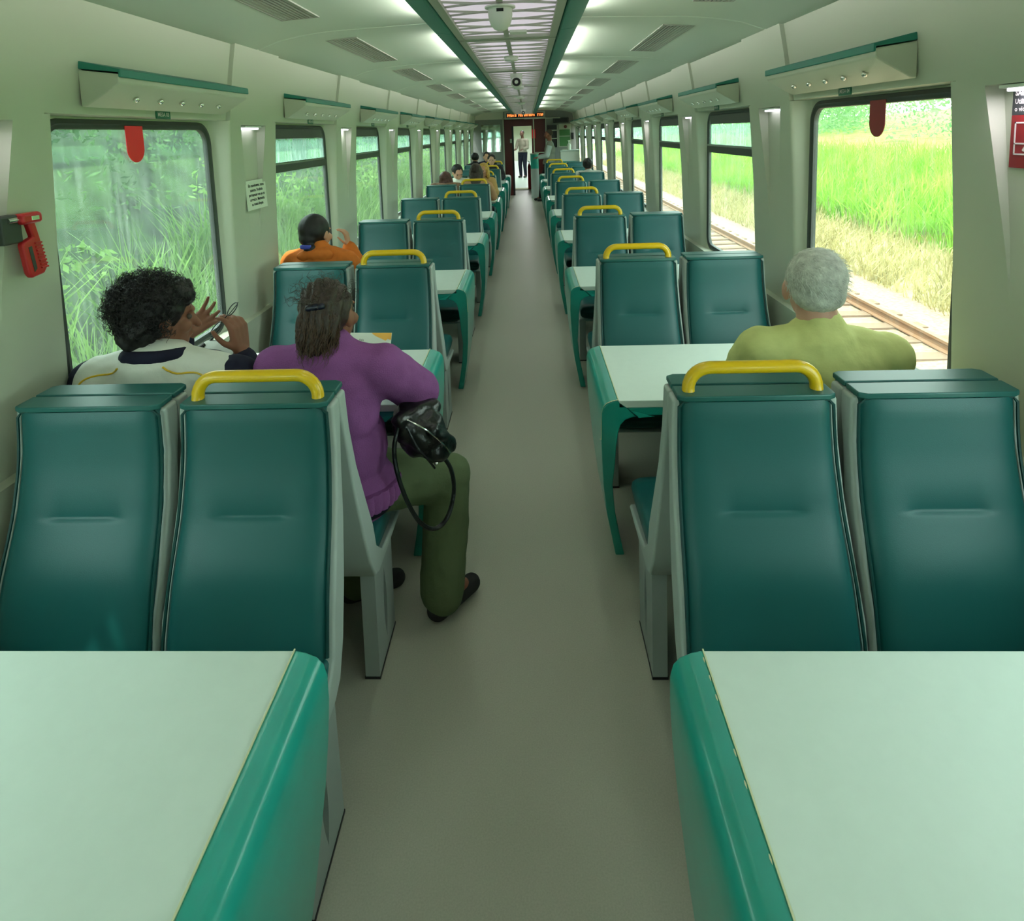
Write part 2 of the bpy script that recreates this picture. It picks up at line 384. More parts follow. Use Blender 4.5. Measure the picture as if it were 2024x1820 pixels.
# ------------------------------------------------------------------ windows
def rrect(hw, z0, z1, r, n=6):
    pts = []
    for cx, cz, a0 in ((hw-r, z1-r, 0), (-hw+r, z1-r, 90), (-hw+r, z0+r, 180), (hw-r, z0+r, 270)):
        for i in range(n+1):
            a = math.radians(a0+90*i/n); pts.append((cx+r*math.cos(a), cz+r*math.sin(a)))
    return pts
wn = [0]
def window(s, k, y, vis=True):
    wn[0] += 1
    t = empty('window_%d' % wn[0], (s*GX, y, 0)); tag(t, kind='structure')
    m = MB()
    prof_ = [(0, -.004), (-.022, -.004), (-.026, -.016), (-.006, -.020), (0, -.018)]  # (inward growth, x toward cabin)
    rs = []
    for g, dx in [(.012, 0), (.010, -.012), (-.004, -.014), (-.012, -.008), (-.022, -.008), (-.024, .012), (.012, .012)]:
        rs.append([(s*dx, p[0], p[1]) for p in rrect(HW+g, Z0-g, Z1+g, .09+g)])
    v = [p for r in rs for p in r]; n = len(rs[0]); f = []
    for i in range(len(rs)):
        for j in range(n): f.append((i*n+j, i*n+(j+1) % n, ((i+1) % len(rs))*n+(j+1) % n, ((i+1) % len(rs))*n+j))
    m.add(v, f); m.build('gasket', 'gasket', t)
    ph = MB(); pts = rrect(HW-.018, Z0+.018, Z1-.018, .075); ph.prism([(p[0], p[1]) for p in pts], -.003, .003, 'x')
    first = (k == 0)
    gl = 'glass_clear' if (s > 0 and k == 0) else 'glass'
    ph.build('glass', gl, t, smooth=0)
    if not first:
        MB().box((-.014, -HW+.01, 1.545), (.014, HW-.01, 1.592)).build('mullion', 'gasket', t, bevel=.004)
        MB().box((-.018, -HW+.02, 1.592), (.006, HW-.02, 1.606)).build('latch_rail', 'alum', t)
        MB().box((-.014, -HW+.05, Z1-.075), (.010, HW-.07, Z1-.012)).build('blind_roll', 'gasket', t, bevel=.004)
        ph = MB(); ph.box((.004, -HW+.03, 1.60), (.006, HW-.03, Z1-.08)); ph.build('hopper_pane', 'glass_frost', t, smooth=0)
    return t
for s in (-1, 1):
    for k in range(-2, 9): window(s, k, WS[s]+P*k)
    for k in range(8): window(s, 9, 21.6+P*k)
# red emergency tabs on the two nearest windows
for s, yc, m_ in ((-1, 2.435, 'redst'), (1, 2.53, 'signr')):
    pts = [(yc-.055, Z1-.01), (yc+.055, Z1-.01), (yc+.055, 1.73)]+[(yc+.055*math.cos(a), 1.73+.055*math.sin(a)*-1) for a in np.linspace(0.15, PI-.15, 12)]+[(yc-.055, 1.73)]
    a, b = s*(GX-.012), s*(GX-.0095)
    tag(MB().prism(pts, min(a, b), max(a, b), 'x').build('emergency_tab', m_, smooth=0), 'red rounded emergency tab stuck at the top of the nearest %s window' % SIDE[s], 'sticker', 'emergency tabs')

# ------------------------------------------------------------------ shelves over the windows
def shelf(s):
    # local: x toward the aisle, y along the car, z up; origin on the wall
    t = empty('hand_luggage_shelf'); L = .475
    MB().prism([(0, 2.003), (.135, 1.985), (.135, 1.955), (.12, 1.945), (.02, 1.886), (0, 1.884)], -L, L, 'y').build('shelf_body', 'wall', t, bevel=.006, bseg=3)
    MB().prism([(0, 2.032), (.142, 2.000), (.142, 1.974), (.134, 1.974), (.134, 1.990), (0, 2.006)], -L-.002, L+.002, 'y').build('teal_lip', 'stripteal', t, bevel=.003)
    m = MB(); 
    for i in range(5):
        x, z = .075, 1.917; y = -.30+i*.15
        m2 = MB().ell((x+.002, y, z-.003), (.011, .011, .011)); m2.build('spot_stud', 'chrome', t)
    return t
base_shelf = shelf(1)
def place_shelf(s, k):
    # x: wall surface at shelf height
    loc = (s*1.352, (2.52 if s < 0 else 2.63)+P*k, -.014)
    lab = 'pale shelf with teal lip over the %s window, %s side' % (ORD[k], SIDE[s]) if k >= 0 else 'pale shelf over the window behind the viewer, %s side' % SIDE[s]
    g = 'shelves over the windows'
    r = dup(base_shelf, loc, PI if s > 0 else 0, lab, g); r['category'] = 'shelf'
for s in (-1, 1):
    for k in range(0, 9): place_shelf(s, k)
for ch in list(base_shelf.children): bpy.data.objects.remove(ch)
bpy.data.objects.remove(base_shelf)
# table number plates
def plate(s, k, body):
    y = {-1: 2.53, 1: 2.65}[s]+P*k; x = 1.3665-.0
    t = empty('table_number_plate', (s*(x-.004), y, 1.858)); tag(t, 'small green table number plate under the %s %s shelf' % (ORD[k], SIDE[s]), 'sign', 'table number plates')
    b = MB().box((-.002, -.05, -.016), (.002, .05, .016)).build('backing_plate', 'signg', t, smooth=0)
    text('plate_lettering', body, .022, 'signw', t, (-s*.0026, 0, 0), (PI/2, 0, PI/2 if s < 0 else -PI/2), bold=.0004)
for k in range(0, 6):
    plate(-1, k, 'MESA %02d' % (3+2*k)); plate(1, k, 'MESA %02d' % (4+2*k))
# pillar reading lamps
def pillar_lamp(s, k):
    y = WS[s]+.875+P*k; t = empty('pillar_lamp', (s*1.385, y, 1.815))
    lab = 'small white lamp at the top of the niche, %s %s pillar' % (ORD[k+1], SIDE[s])
    tag(t, lab, 'lamp', 'pillar niche lamps')
    MB().box((-.03, -.10, -.003), (.03, .10, .006)).build('housing', 'white', t, bevel=.002)
    MB().box((-.02, -.085, -.012), (.02, .085, -.003)).build('diffuser', 'lamp' if (s > 0 or k > 0 or True) else 'white', t, bevel=.003)
for s in (-1, 1):
    for k in range(-1, 8): pillar_lamp(s, k)
for s, k, e in ((1, -1, 1.6), (1, 2, .8), (1, 3, .8), (-1, 1, .5), (-1, -1, .3)):
    l = bpy.data.lights.new('niche_light', 'AREA'); l.size = .14; l.energy = e*.35; l.color = (.95, .88, 1)
    o = bpy.data.objects.new('niche_light', l); C.objects.link(o); o.location = (s*1.383, WS[s]+.875+P*k, 1.80); o.rotation_euler = (0, 0, 0)

# ------------------------------------------------------------------ tables
def table_mesh():
    # x measured from the aisle side inward along +x (built for the right side), origin on the floor at table centre
    t = empty('dining_table'); D = .305
    slab = MB().box((.395, -D, .722), (1.37, D, .750)).build('tabletop', 'table', t, bevel=.003)
    outer = [(1.37, .7215), (.396, .7215), (.3945, .7525), (.372, .7475), (.350, .738), (.338, .724), (.332, .70), (.331, .65), (.332, .58), (.336, .5), (.346, .36), (.362, .22), (.384, .10), (.402, 0)]
    inner = [(1.37, .690), (.50, .690), (.47, .688), (.445, .684), (.420, .675), (.402, .655), (.394, .63), (.390, .60), (.387, .55), (.386, .48), (.382, .36), (.396, .22), (.418, .10), (.438, 0)]
    hw = [D-.01, D-.002, D, D, D, D, D, D-.003, .285, .262, .208, .165, .13, .112]
    rs = []
    for (ox, oz), (ix, iz), h in zip(outer, inner, hw):
        rs.append([(ox, -h, oz), (ox, h, oz), (ix, h, iz), (ix, -h, iz)])
    MB().rings(rs).build('edge_leg', 'tealgl', t, smooth=50, bevel=.005)
    MB().box((.3935, -D-.0008, .7505), (.3962, D+.0008, .7530)).build('edge_trim', 'chip', t, smooth=0)
    b = MB().box((1.30, -.10, .60), (1.375, .10, .69)).build('wall_bracket', 'shell', t, bevel=.004)
    return t
tab0 = table_mesh()
def place_table(s, k):
    y = .8115+P*k
    lab = 'white table with glossy teal edge and curved leg, %s on the %s side' % (ORD[k], SIDE[s])
    r = dup(tab0, (0, y, 0), None, lab, 'dining tables'); r['category'] = 'table'
    if s < 0: r.scale = (-1, 1, 1)
    return r
tabs = {}
for s in (-1, 1):
    for k in range(0, 9 if s < 0 else 9): tabs[s, k] = place_table(s, k)
for ch in list(tab0.children): bpy.data.objects.remove(ch)
bpy.data.objects.remove(tab0)
# tear-shaped paint chip on the nearest left table edge
def chip_patch(t, cx, cy, L, W, sx=1):
    # lies on the sloping edge at local x ~ cx
    pts = []
    for i in range(20):
        a = 2*PI*i/20; r = 1-.55*max(0, -math.sin(a))**2
        pts.append((W*math.cos(a)*(1-.6*max(0, -math.sin(a))), L*math.sin(a)))
    v = []
    for px, py in pts:
        x = cx+px; z = float(np.interp(x, [.331, .3315, .332, .338, .350, .372, .395], [.60, .65, .70, .724, .738, .7475, .7525]))+.0012
        v.append((x, cy+py, z))
    MB().add(v, [tuple(range(len(v)))]).build('paint_chip', 'chip', t, smooth=0)
chip_patch(tabs[-1, 0], .356, -.165, .022, .008)
for cy in (.28, .24, .20, .10, .05, -.05): chip_patch(tabs[1, 0], .3905, cy, .007, .0013)
for k, s in ((1, 1), (2, -1), (2, 1), (3, -1)):
    for j in range(7):
        a = j/6; x = .33+.06*a; chip_patch(tabs[s, k], x, -.302, .004, .007)

# ------------------------------------------------------------------ seats
PZ = [1.05, .98, .9, .77, .63, .54, .47]; PV = [.072, .076, .086, .124, .190, .220, .242]
_zz = np.linspace(.40, 1.12, 145); _vv = np.interp(-_zz, [-a for a in PZ], PV); _vv = np.convolve(np.pad(_vv, 12, 'edge'), np.hanning(25)/np.hanning(25).sum(), 'valid')
def pv(z): return float(np.interp(z, _zz, _vv))
def hwid(z): return .200+.016*min(1, max(0, (1.05-z)/.55))
def seat(aisle):
    t = empty('train_seat'); tag(t, cat='seat')
    zs = list(np.linspace(1.046, .80, 16))+list(np.linspace(.795, .765, 9))+list(np.linspace(.75, .462, 18)); n = 27
    rs = []; nz = len(zs)
    for i, z in enumerate(zs):
        wdt = hwid(z)-.008; e = min(1, (zs[0]-z)/.03+.15, (z-zs[-1])/.03+.15)
        ring = []
        for j in range(n):
            u = -1+2*j/(n-1); u2 = math.copysign(abs(u)**.8, u); x = wdt*u2
            d = pv(z)+.012*(1-abs(u2)**6)*math.sqrt(max(0, e))-.018*(abs(u2)**14)
            # stitched tuck: sharp above, full below
            lat = math.exp(-max(0, abs(x)-.072)**2/.0006)
            if z > .778: d -= .0085*lat*math.exp(-(z-.778)/.03)
            else: d -= .0085*lat*math.exp(-(.778-z)/.004)
            d += .006*math.exp(-((z-.68)/.07)**2)*(1-u2*u2)
            ring.append((x, d, z))
        ring.append((wdt, pv(z)-.045, z)); ring.append((-wdt, pv(z)-.045, z))
        rs.append(ring)
    MB().rings(rs).build('backrest', 'teal', t, smooth=60)
    # piping round the pad
    path = []
    for z in np.linspace(.47, 1.03, 16): path.append((-(hwid(z)-.007), pv(z)-.006, z))
    path += [(-(hwid(1.05)-.02), pv(1.05)-.004, 1.045), (hwid(1.05)-.02, pv(1.05)-.004, 1.045)]
    for z in np.linspace(1.03, .47, 16): path.append((hwid(z)-.007, pv(z)-.006, z))
    MB().tube(path, .0042, 6).build('piping', 'tealp', t)
    # flat cap on the top
    W = hwid(1.05)-.002
    c = MB(); pts = [(-W, .004), (-W, .068), (-W+.02, .080), (W-.02, .080), (W, .068), (W, .004)]
    c.prism(pts, 1.047, 1.062, 'z'); c.build('top_cap', 'tealtop', t, bevel=.004)
    # cushion
    cw = .213; pr = []
    rs = []
    for v, zt, zb in [(.20, .462, .40), (.26, .470, .385), (.40, .474, .375), (.54, .476, .372), (.585, .470, .375), (.605, .450, .39), (.611, .425, .405)]:
        ring = []
        for q in range(20):
            a = 2*PI*q/20; ca, sa = math.cos(a), math.sin(a); ee = .28
            x = cw*math.copysign(abs(ca)**ee, ca); zz = (zt+zb)/2+(zt-zb)/2*math.copysign(abs(sa)**.45, sa)
            ring.append((x, v, zz))
        rs.append(ring)
    MB().rings(rs).build('cushion', 'teal', t, smooth=60)
    # moulded grey shell behind and beneath
    side = [(0.0, 1.046), (.056, 1.046), (.064, .93), (.096, .80), (.158, .65), (.205, .54), (.225, .455), (.30, .392), (.45, .372), (.58, .368), (.58, .350), (.44, .350), (.235, .352), (.190, .372), (.145, .45), (.10, .58), (.055, .74), (.03, .88), (.002, 1.0)]
    rs = []
    for u in (-1, 1):
        rs.append([(u*(hwid(z)+.008), v, z) for v, z in side])
    MB().rings(rs).build('seat_shell', 'shell', t, smooth=50, bevel=.010, bseg=3)
    if aisle:
        # flat-sided pedestal with a pointed slot, on the aisle side (local +x)
        N = 48; cx, cz = .328, .175
        out = [(.205, 0), (.440, 0), (.452, .33), (.40, .366), (.215, .366)]; inn = []
        def hit(poly, a):
            d = (math.cos(a), math.sin(a)); best = 9
            for i in range(len(poly)):
                (x1, y1), (x2, y2) = poly[i], poly[(i+1) % len(poly)]
                ex, ey = x2-x1, y2-y1; den = d[0]*ey-d[1]*ex
                if abs(den) < 1e-9: continue
                tt = ((x1-cx)*ey-(y1-cz)*ex)/den; uu_ = ((x1-cx)*d[1]-(y1-cz)*d[0])/den
                if tt > 0 and -.001 <= uu_ <= 1.001: best = min(best, tt)
            return (cx+d[0]*best, cz+d[1]*best)
        angs = sorted([2*PI*i/N for i in range(N)]+[math.atan2(q-cz, p-cx) % (2*PI) for p, q in out])
        O_ = [hit(out, a) for a in angs]
        I_ = []
        for a in angs:
            zz = .125*math.sin(a); I_.append((cx+.020*math.cos(a)*max(.05, 1-abs(math.sin(a))**3)+.004*math.sin(a), cz+zz))
        xa, xb = .165, .212; n_ = len(angs); v = []
        for x in (xa, xb): v += [(x, p, q) for p, q in O_]+[(x, p, q) for p, q in I_]
        f = []
        for i in range(n_):
            j = (i+1) % n_
            f += [(i, j, n_+j, n_+i), (2*n_+i, 3*n_+i, 3*n_+j, 2*n_+j), (i, 2*n_+i, 2*n_+j, j), (n_+i, n_+j, 3*n_+j, 3*n_+i)]
        ped = MB().add(v, f).build('pedestal', 'shell2', t, smooth=35, bevel=.003)
        MB().box((.163, .203, 0), (.214, .442, .008)).build('foot_gasket', 'black', ped, smooth=0)
        # yellow grab handle
        hz = 1.122; hx = .163; pts = []
        pts.append((-hx, .040, 1.055))
        for a in np.linspace(0, PI/2, 8): pts.append((-hx+.055*(1-math.cos(a)), .036, hz-.055+.055*math.sin(a)))
        for a in np.linspace(PI/2, 0, 8): pts.append((hx-.055*(1-math.cos(a)), .036, hz-.055+.055*math.sin(a)))
        pts.append((hx, .040, 1.055))
        MB().tube(pts, .0165, 14).build('grab_handle', 'yellow', t, smooth=60)
    else:
        MB().box((-.20, .25, 0), (-.15, .42, .352)).build('pedestal', 'shell2', t, bevel=.004)
    MB().box((-.21, .24, .338), (.21, .30, .352)).build('support_bar', 'shell2', t, smooth=0)
    return t
sa, sw = seat(True), seat(False)
ax, wx = .650, 1.100
seat_objs = {}
def drop_handle(r):
    for ch in list(r.children):
        if ch.name.startswith('grab_handle'): bpy.data.objects.remove(ch)
for k in range(-1, 8):
    J = J0+P*k
    for s in (-1, 1):
        for face in (-1, 1):      # -1 looks back at the viewer, +1 looks away
            if k == -1: continue
            for proto, kind in ((sa, 'aisle'), (sw, 'window')):
                x = s*(ax if kind == 'aisle' else wx)
                rz = 0 if face > 0 else PI
                lab = 'teal %s seat facing %s, %s side, %s pair from the viewer' % (kind, 'away' if face > 0 else 'the viewer', SIDE[s], ORD[k])
                r = dup(proto, (x, J, 0), rz, lab, 'teal train seats')
                # pedestal side must sit toward the aisle
                flip = (s*1 > 0) == (face > 0)
                if flip: r.scale = (-1, 1, 1)
                if face > 0 and not (s < 0 and k >= 7): drop_handle(r)
                seat_objs[s, k, face, kind] = r
for p_ in (sa, sw):
    for ch in list(p_.children):
        for g in list(ch.children): bpy.data.objects.remove(g)
        bpy.data.objects.remove(ch)
    bpy.data.objects.remove(p_)
#@@PEOPLE
# ------------------------------------------------------------------ car end
t = empty('end_wall', (0, YE, 0)); t.name = 'wall_end'; tag(t, kind='structure')
m = MB()
m.box((-1.45, 0, 0), (-1.18, .06, 2.42)); m.box((-1.18, 0, 0), (-.64, .06, 1.215)); m.box((-1.18, 0, 1.965), (-.64, .06, 2.42)); m.box((-.64, 0, 0), (-.56, .06, 2.42))
m.box((-.56, 0, 2.105), (.585, .06, 2.42)); m.box((.585, 0, 0), (1.45, .06, 2.42)); m.build('bulkhead', 'greyw', t, smooth=0)
m = MB(); m.box((-1.45, -.02, 2.10), (-.56, 0, 2.42)); m.box((.585, -.02, 2.30), (.75, 0, 2.42)); m.build('pale_header', 'wall', t, smooth=0)
wp = MB().box((-.265, -.004, -.37), (.265, .004, .37)).build('window_pane', 'mirror', t, smooth=0); wp.location = (-.91, .03, 1.59); wp.rotation_euler = (0, 0, -.05)
m = MB(); m.box((-.585, -.025, 0), (-.555, .0, 2.12)); m.box((.575, -.025, 0), (.60, .0, 2.12)); m.box((-.585, -.025, 2.10), (.60, 0, 2.125)); m.build('door_trim', 'alu', t, smooth=0)
t = empty('door_1', (0, YE, 0)); tag(t, kind='structure')
MB().box((-.555, .10, 0), (-.30, .14, 2.10)).build('door_leaf', 'redd', t, smooth=0, bevel=.004)
MB().box((.20, .10, 0), (.575, .14, 2.10)).build('door_leaf', 'redd', t, smooth=0, bevel=.004)
MB().box((-.30, .10, 1.90), (.20, .14, 2.10)).build('door_header', 'redd', t, smooth=0)
MB().box((-.40, .085, 1.45), (-.33, .10, 1.56)).build('white_notice', 'alu', t, smooth=0)
m = MB().box((-.345, .07, 0), (-.295, .10, 1.90)); m.build('door_edge', 'black', t, smooth=0)
m = MB(); m.box((.21, .08, 1.56), (.30, .098, 1.80)); m.build('red_notice', 'redst', t, smooth=0)
# vestibule between the cars
m = MB(); m.box((-.62, YE+.1, 0), (-.60, 19.8, 2.2)); m.box((.60, YE+.1, 0), (.62, 19.8, 2.2)); m.box((-.7, YE+.1, 2.15), (.7, 19.8, 2.2)); tag(m.build('wall_vestibule', 'greyw', smooth=0), kind='structure')
m = MB(); m.box((-1.45, 19.7, 0), (-.36, 19.8, 2.4)); m.box((.30, 19.7, 0), (1.45, 19.8, 2.4)); m.box((-.36, 19.7, 1.92), (.30, 19.8, 2.4)); tag(m.build('wall_gangway', 'redd', smooth=0), kind='structure')
tag(MB().box((-.36, 19.2, 0), (.30, 19.9, .012)).build('floor_threshold', 'chip', smooth=0), kind='structure')
tag(MB().box((-1.4, 20.0, .0), (1.4, 39.5, .004)).build('floor_next_car', 'table', smooth=0), kind='structure')
tag(MB().box((-1.5, 39.6, 0), (1.5, 39.7, 2.4)).build('wall_far', 'wall', smooth=0), kind='structure')
t = empty('fire_extinguisher', (.11, 19.45, .012)); tag(t, 'slim red cylinder standing in the open end doorway', 'fire extinguisher'); MB().lathe([(.001, 0), (.05, 0), (.05, .68), (.03, .74), (.015, .78), (.001, .78)], n=18).build('cylinder', 'red', t); MB().tube([(0, 0, .78), (0, -.01, .84), (-.05, -.02, .85)], .014, 8).build('valve', 'black', t)
l = bpy.data.lights.new('next_car_light', 'AREA'); l.shape = 'RECTANGLE'; l.size = .5; l.size_y = 14; l.energy = 90; o = bpy.data.objects.new('next_car_light', l); C.objects.link(o); o.location = (0, 29, 2.18)
# scrolling sign
t = empty('led_sign', (.025, YE-.10, 2.19)); tag(t, 'long dark sign with orange lettering above the end door', 'sign')
MB().box((-.55, -.04, -.10), (.55, .08, .10)).build('sign_housing', 'alu', t, bevel=.006)
MB().box((-.50, -.043, -.062), (.50, -.039, .062)).build('screen', 'darkscr', t, smooth=0)
m = MB()
for a, b in ((-.47, -.22), (-.17, -.07), (-.02, .25), (.34, .47)):
    x = a
    while x < b:
        m.box((x, -.046, -.035), (x+.018, -.043, .035)); m.box((x+.018, -.046, random.choice((-.035, -.005, .02))), (x+.034, -.043, random.choice((.025, .035)))); x += .042
m.build('led_characters', 'orange_led', t, smooth=0)
t = empty('exit_display', (1.0, YE-.04, 2.02)); tag(t, 'dark rounded display box high on the end wall, right', 'sign')
MB().box((-.21, -.03, -.07), (.21, .03, .07)).build('display_frame', 'gasket', t, bevel=.02, bseg=4)
MB().box((-.17, -.034, -.045), (.17, -.030, .045)).build('screen', 'black', t, bevel=.008)
# posters, shelf and counter at the right of the door
t = empty('poster', (1.10, YE-.012, 1.60)); tag(t, 'pale poster with two green picture blocks above the counter', 'poster')
MB().box((-.17, 0, -.30), (.17, .01, .32)).build('poster_sheet', 'alu', t, smooth=0)
m = MB(); m.box((-.15, -.002, -.28), (.14, 0, -.02)); m.box((-.15, -.002, .0), (.14, 0, .17)); m.build('green_blocks', mat('poster_green', (62, 116, 62), .6), t, smooth=0)
MB().lathe([(.035, -.003), (.045, -.003), (.045, 0), (.035, 0)], (0.02, 0, .245), 20, 'y').build('round_symbol', 'redd', t)
m = MB(); m.box((.62, YE-.12, 1.52), (.90, YE-.001, 1.55)); m.box((.62, YE-.12, 1.74), (.90, YE-.001, 1.77)); m.box((.885, YE-.12, 1.30), (.905, YE-.001, 1.9)); tag(m.build('wall_shelf', 'alu', smooth=0), 'narrow pale shelves on the dark end wall behind the standing man', 'shelf')
tag(MB().box((.62, YE-.03, 1.3), (.884, YE-.002, 1.9)).build('dark_niche', 'black', smooth=0), 'dark cupboard recess behind the standing man', 'cupboard')
tag(MB().box((1.28, YE-.05, 1.50), (1.34, YE-.001, 1.68)).build('wall_phone', 'black', bevel=.01), 'black intercom handset on the end wall', 'phone')
t = empty('service_counter', (1.13, 16.05, 0)); tag(t, 'white fronted service counter at the far end of the aisle', 'counter')
MB().box((-.24, 0, 0), (.235, .45, 1.22)).build('counter_body', 'white', t, bevel=.01); MB().box((-.25, -.02, 1.22), (.24, .47, 1.255)).build('countertop', 'table', t, bevel=.006)
MB().box((-.24, -.006, .2), (.235, 0, .98)).build('teal_front', 'tealgl', t, smooth=0)
t = empty('soap_bottle', (1.12, 16.2, 1.256)); tag(t, 'white pump bottle standing on the service counter', 'bottle')
MB().lathe([(.001, 0), (.045, 0), (.045, .13), (.02, .17), (.001, .17)], n=18).build('bottle_body', 'white', t); MB().lathe([(.001, .17), (.016, .17), (.016, .21), (.03, .22), (.03, .24), (.001, .24)], n=14).build('pump_head', 'white', t)
tag(MB().box((.95, 16.1, 1.2565), (1.07, 16.2, 1.275)).build('paper_stack', 'paper', smooth=0), 'white papers lying on the service counter', 'papers')
t = empty('spot_camera', (1.30, 15.6, 1.80)); tag(t, 'small black camera on the right wall near the counter', 'camera')
MB().tube([(0, -.06, 0), (0, .05, 0)], .03, 14).build('camera_body', 'black', t); MB().tube([(0, 0, 0), (.08, .01, .01)], .01, 8).build('bracket', 'black', t)
MB().tube([(0, -.062, 0), (0, -.06, 0)], .02, 14).build('lens', 'chrome', t)
# bin column with its pole
t = empty('bin_column', (.25, 16.9, 0)); tag(t, 'grey and teal round column with a tall pole in the aisle', 'column')
MB().lathe([(.001, 0), (.105, 0), (.105, .775), (.001, .775)], n=28).build('lower_casing', 'shell', t); MB().lathe([(.001, .775), (.107, .775), (.107, 1.15), (.001, 1.15)], n=28).build('teal_band', 'tealgl', t)
MB().lathe([(.001, 1.15), (.118, 1.15), (.118, 1.175), (.001, 1.175)], n=28).build('lid', 'alu', t)
MB().tube([(-.0, .02, 1.17), (-.0, .02, 2.09)], .016, 10).build('pole', 'alu', t)
MB().tube([(-.24, .02, 2.08), (.70, .02, 2.08)], .014, 8).build('top_rail', 'alu', t)
MB().tube([(0, .02, 1.19), (.40, .02, 1.19)], .012, 8).build('side_rail', 'alu', t)

# ------------------------------------------------------------------ small things by the near pillars
t = empty('notice', (-1.3765, 3.375, 1.458)); tag(t, 'white paper notice with five printed lines on the left pillar', 'notice'); t.rotation_euler = (0, -.03, 0)
MB().box((-.002, -.125, -.078), (.0015, .125, .078)).build('sheet', 'paper', t, smooth=0)
text('notice_lettering', 'Em movimento, tome\nassento. Proibido\npermanecer em pe no\ncorredor. Mantenha\nas mesas limpas.', .0225, 'ink', t, (.0022, 0, 0), (PI/2, 0, PI/2), bold=.0006)
# emergency hammer on its bracket
t = empty('emergency_hammer', (-1.352, 1.745, 1.50)); tag(t, 'red emergency hammer with ribbed handle on a grey bracket, left pillar', 'hammer')
MB().box((-.03, -.085, -.02), (.012, -.015, .06)).build('bracket', 'gasket', t, bevel=.006)
h = MB(); h.box((-.005, -.03, .03), (.03, .045, .062)); h.build('hammer_head', 'red', t, bevel=.010, bseg=3)
MB().tube([(.012, -.065, .046), (.012, -.03, .046)], .008, 10).build('chrome_tip', 'chrome', t)
MB().box((.0295, .0, .040), (.031, .028, .052)).build('silver_label', 'chrome', t, bevel=.002)
h = MB(); h.prism([(-.005, .035), (.022, .035), (.034, -.015), (.052, -.10), (.035, -.12), (-.012, -.125), (-.022, -.11), (-.034, -.025), (-.028, -.018), (.008, -.008)], .002, .022, 'x'); h.build('handle', 'red', t, bevel=.006)
h = MB()
for i in range(8): z = -.03-i*.0105; h.box((.018, .008+.002*i, z), (.026, .034+.002*i, z+.005))
h.build('grip_ribs', 'red', t, bevel=.001)
MB().prism([(-.016, -.035), (-.004, -.033), (.006, -.10), (-.004, -.108)], .0215, .0235, 'x').build('hand_slot', 'gasket', t, smooth=0)
tag(MB().box((-1.386, 1.60, 1.55), (-1.380, 1.672, 1.70)).build('orange_sticker', mat('orange_print', (214, 84, 40), .5), smooth=0), 'orange sticker at the edge of the nearest left pillar', 'sticker')
# emergency exit sign on the right pillar
t = empty('emergency_exit_sign', (1.396, 1.675, 1.71)); tag(t, 'black and red emergency exit sign on the nearest right pillar', 'sign'); t.rotation_euler = (0, 0, 0)
MB().box((-.002, -.12, -.11), (.002, .12, .03)).build('red_field', 'signr', t, bevel=.001); MB().box((-.002, -.12, .03), (.002, .12, .104)).build('black_field', 'signk', t, bevel=.001)
rot = (PI/2, 0, -PI/2)
text('heading_lettering', 'SAÍDA DE EMERGÊNCIA', .019, 'signw', t, (-.0026, .110, .088), rot, 'LEFT', bold=.0009); text('text_lettering', 'Utilize o martelo\no vidro:', .018, 'signw', t, (-.0026, .110, .056), rot, 'LEFT', bold=.0004)
m = MB()
def br(a, b, h): m.box((-.0035, a[0]-.075, a[1]), (-.002, b[0]-.075, b[1]))
for a, b in (((.02, .008), (.18, .012)), ((.02, -.075), (.18, -.071)), ((.176, -.075), (.18, .012)), ((.02, -.075), (.024, .012)), ((.02, -.047), (.18, -.043))): m.box((-.0035, a[0]-.075, a[1]), (-.002, b[0]-.075, b[1]))
m.box((-.004, .052, -.09), (-.002, .058, -.042)); m.prism([(.055, -.036), (.074, -.062), (.068, -.066), (.055, -.047), (.042, -.066), (.036, -.062)], -.004, -.002, 'x')
m.build('window_pictogram', 'signw', t, smooth=0)

# ------------------------------------------------------------------ people
SK = {'brown': mat('skin_brown', (138, 88, 66), .55), 'tan': mat('skin_tan', (190, 140, 112), .55), 'pink': mat('skin_pink', (206, 156, 134), .55), 'dark': mat('skin_dark', (92, 62, 48), .55)}
HR = {'black': mat('hair_black', (22, 18, 18), .55, var=.5, vscale=60), 'brown': mat('hair_brown', (56, 40, 32), .5, var=.35, vscale=60, bump=.4, bscale=90), 'grey': mat('hair_grey', (196, 196, 186), .7, var=.28, vscale=45, bump=.5, bscale=140),
      'blond': mat('hair_blond', (190, 150, 70), .5, var=.3, vscale=40), 'redbrown': mat('hair_redbrown', (92, 56, 46), .5, var=.3, vscale=40)}
EYE = mat('eye_white', (84, 72, 64), .3)
def cloth(n, rgb, **k): return mat(n, rgb, .85, spec=.2, **k)
def blob(name, prims, vox, m, parent, it=6, disp=None, fac=.5):
    mb = MB()
    for p in prims:
        if p[0] == 'c': mb.cap(*p[1:])
        else: mb.ell(p[1], p[2], p[3] if len(p) > 3 else None)
    o = mb.build('t', None, smooth=0)
    r = o.modifiers.new('r', 'REMESH'); r.mode = 'VOXEL'; r.voxel_size = vox; r.use_smooth_shade = True
    q = o.modifiers.new('s', 'SMOOTH'); q.factor = fac; q.iterations = it
    me = bpy.data.meshes.new_from_object(o.evaluated_get(bpy.context.evaluated_depsgraph_get())); bpy.data.objects.remove(o)
    if disp:
        n = len(me.vertices); co_ = np.empty(n*3, np.float32); me.vertices.foreach_get('co', co_); co_ = co_.reshape(-1, 3)
        no = np.empty(n*3, np.float32); me.vertices.foreach_get('normal', no); no = no.reshape(-1, 3)
        d = np.array([disp(Vector(c)) for c in co_], np.float32); co_ += no*d[:, None]; me.vertices.foreach_set('co', co_.ravel()); me.update()
    me.name = name; me.materials.clear(); me.materials.append(m); ob = bpy.data.objects.new(name, me); C.objects.link(ob); ob.parent = parent
    return ob
def V(*a): return Vector(a)
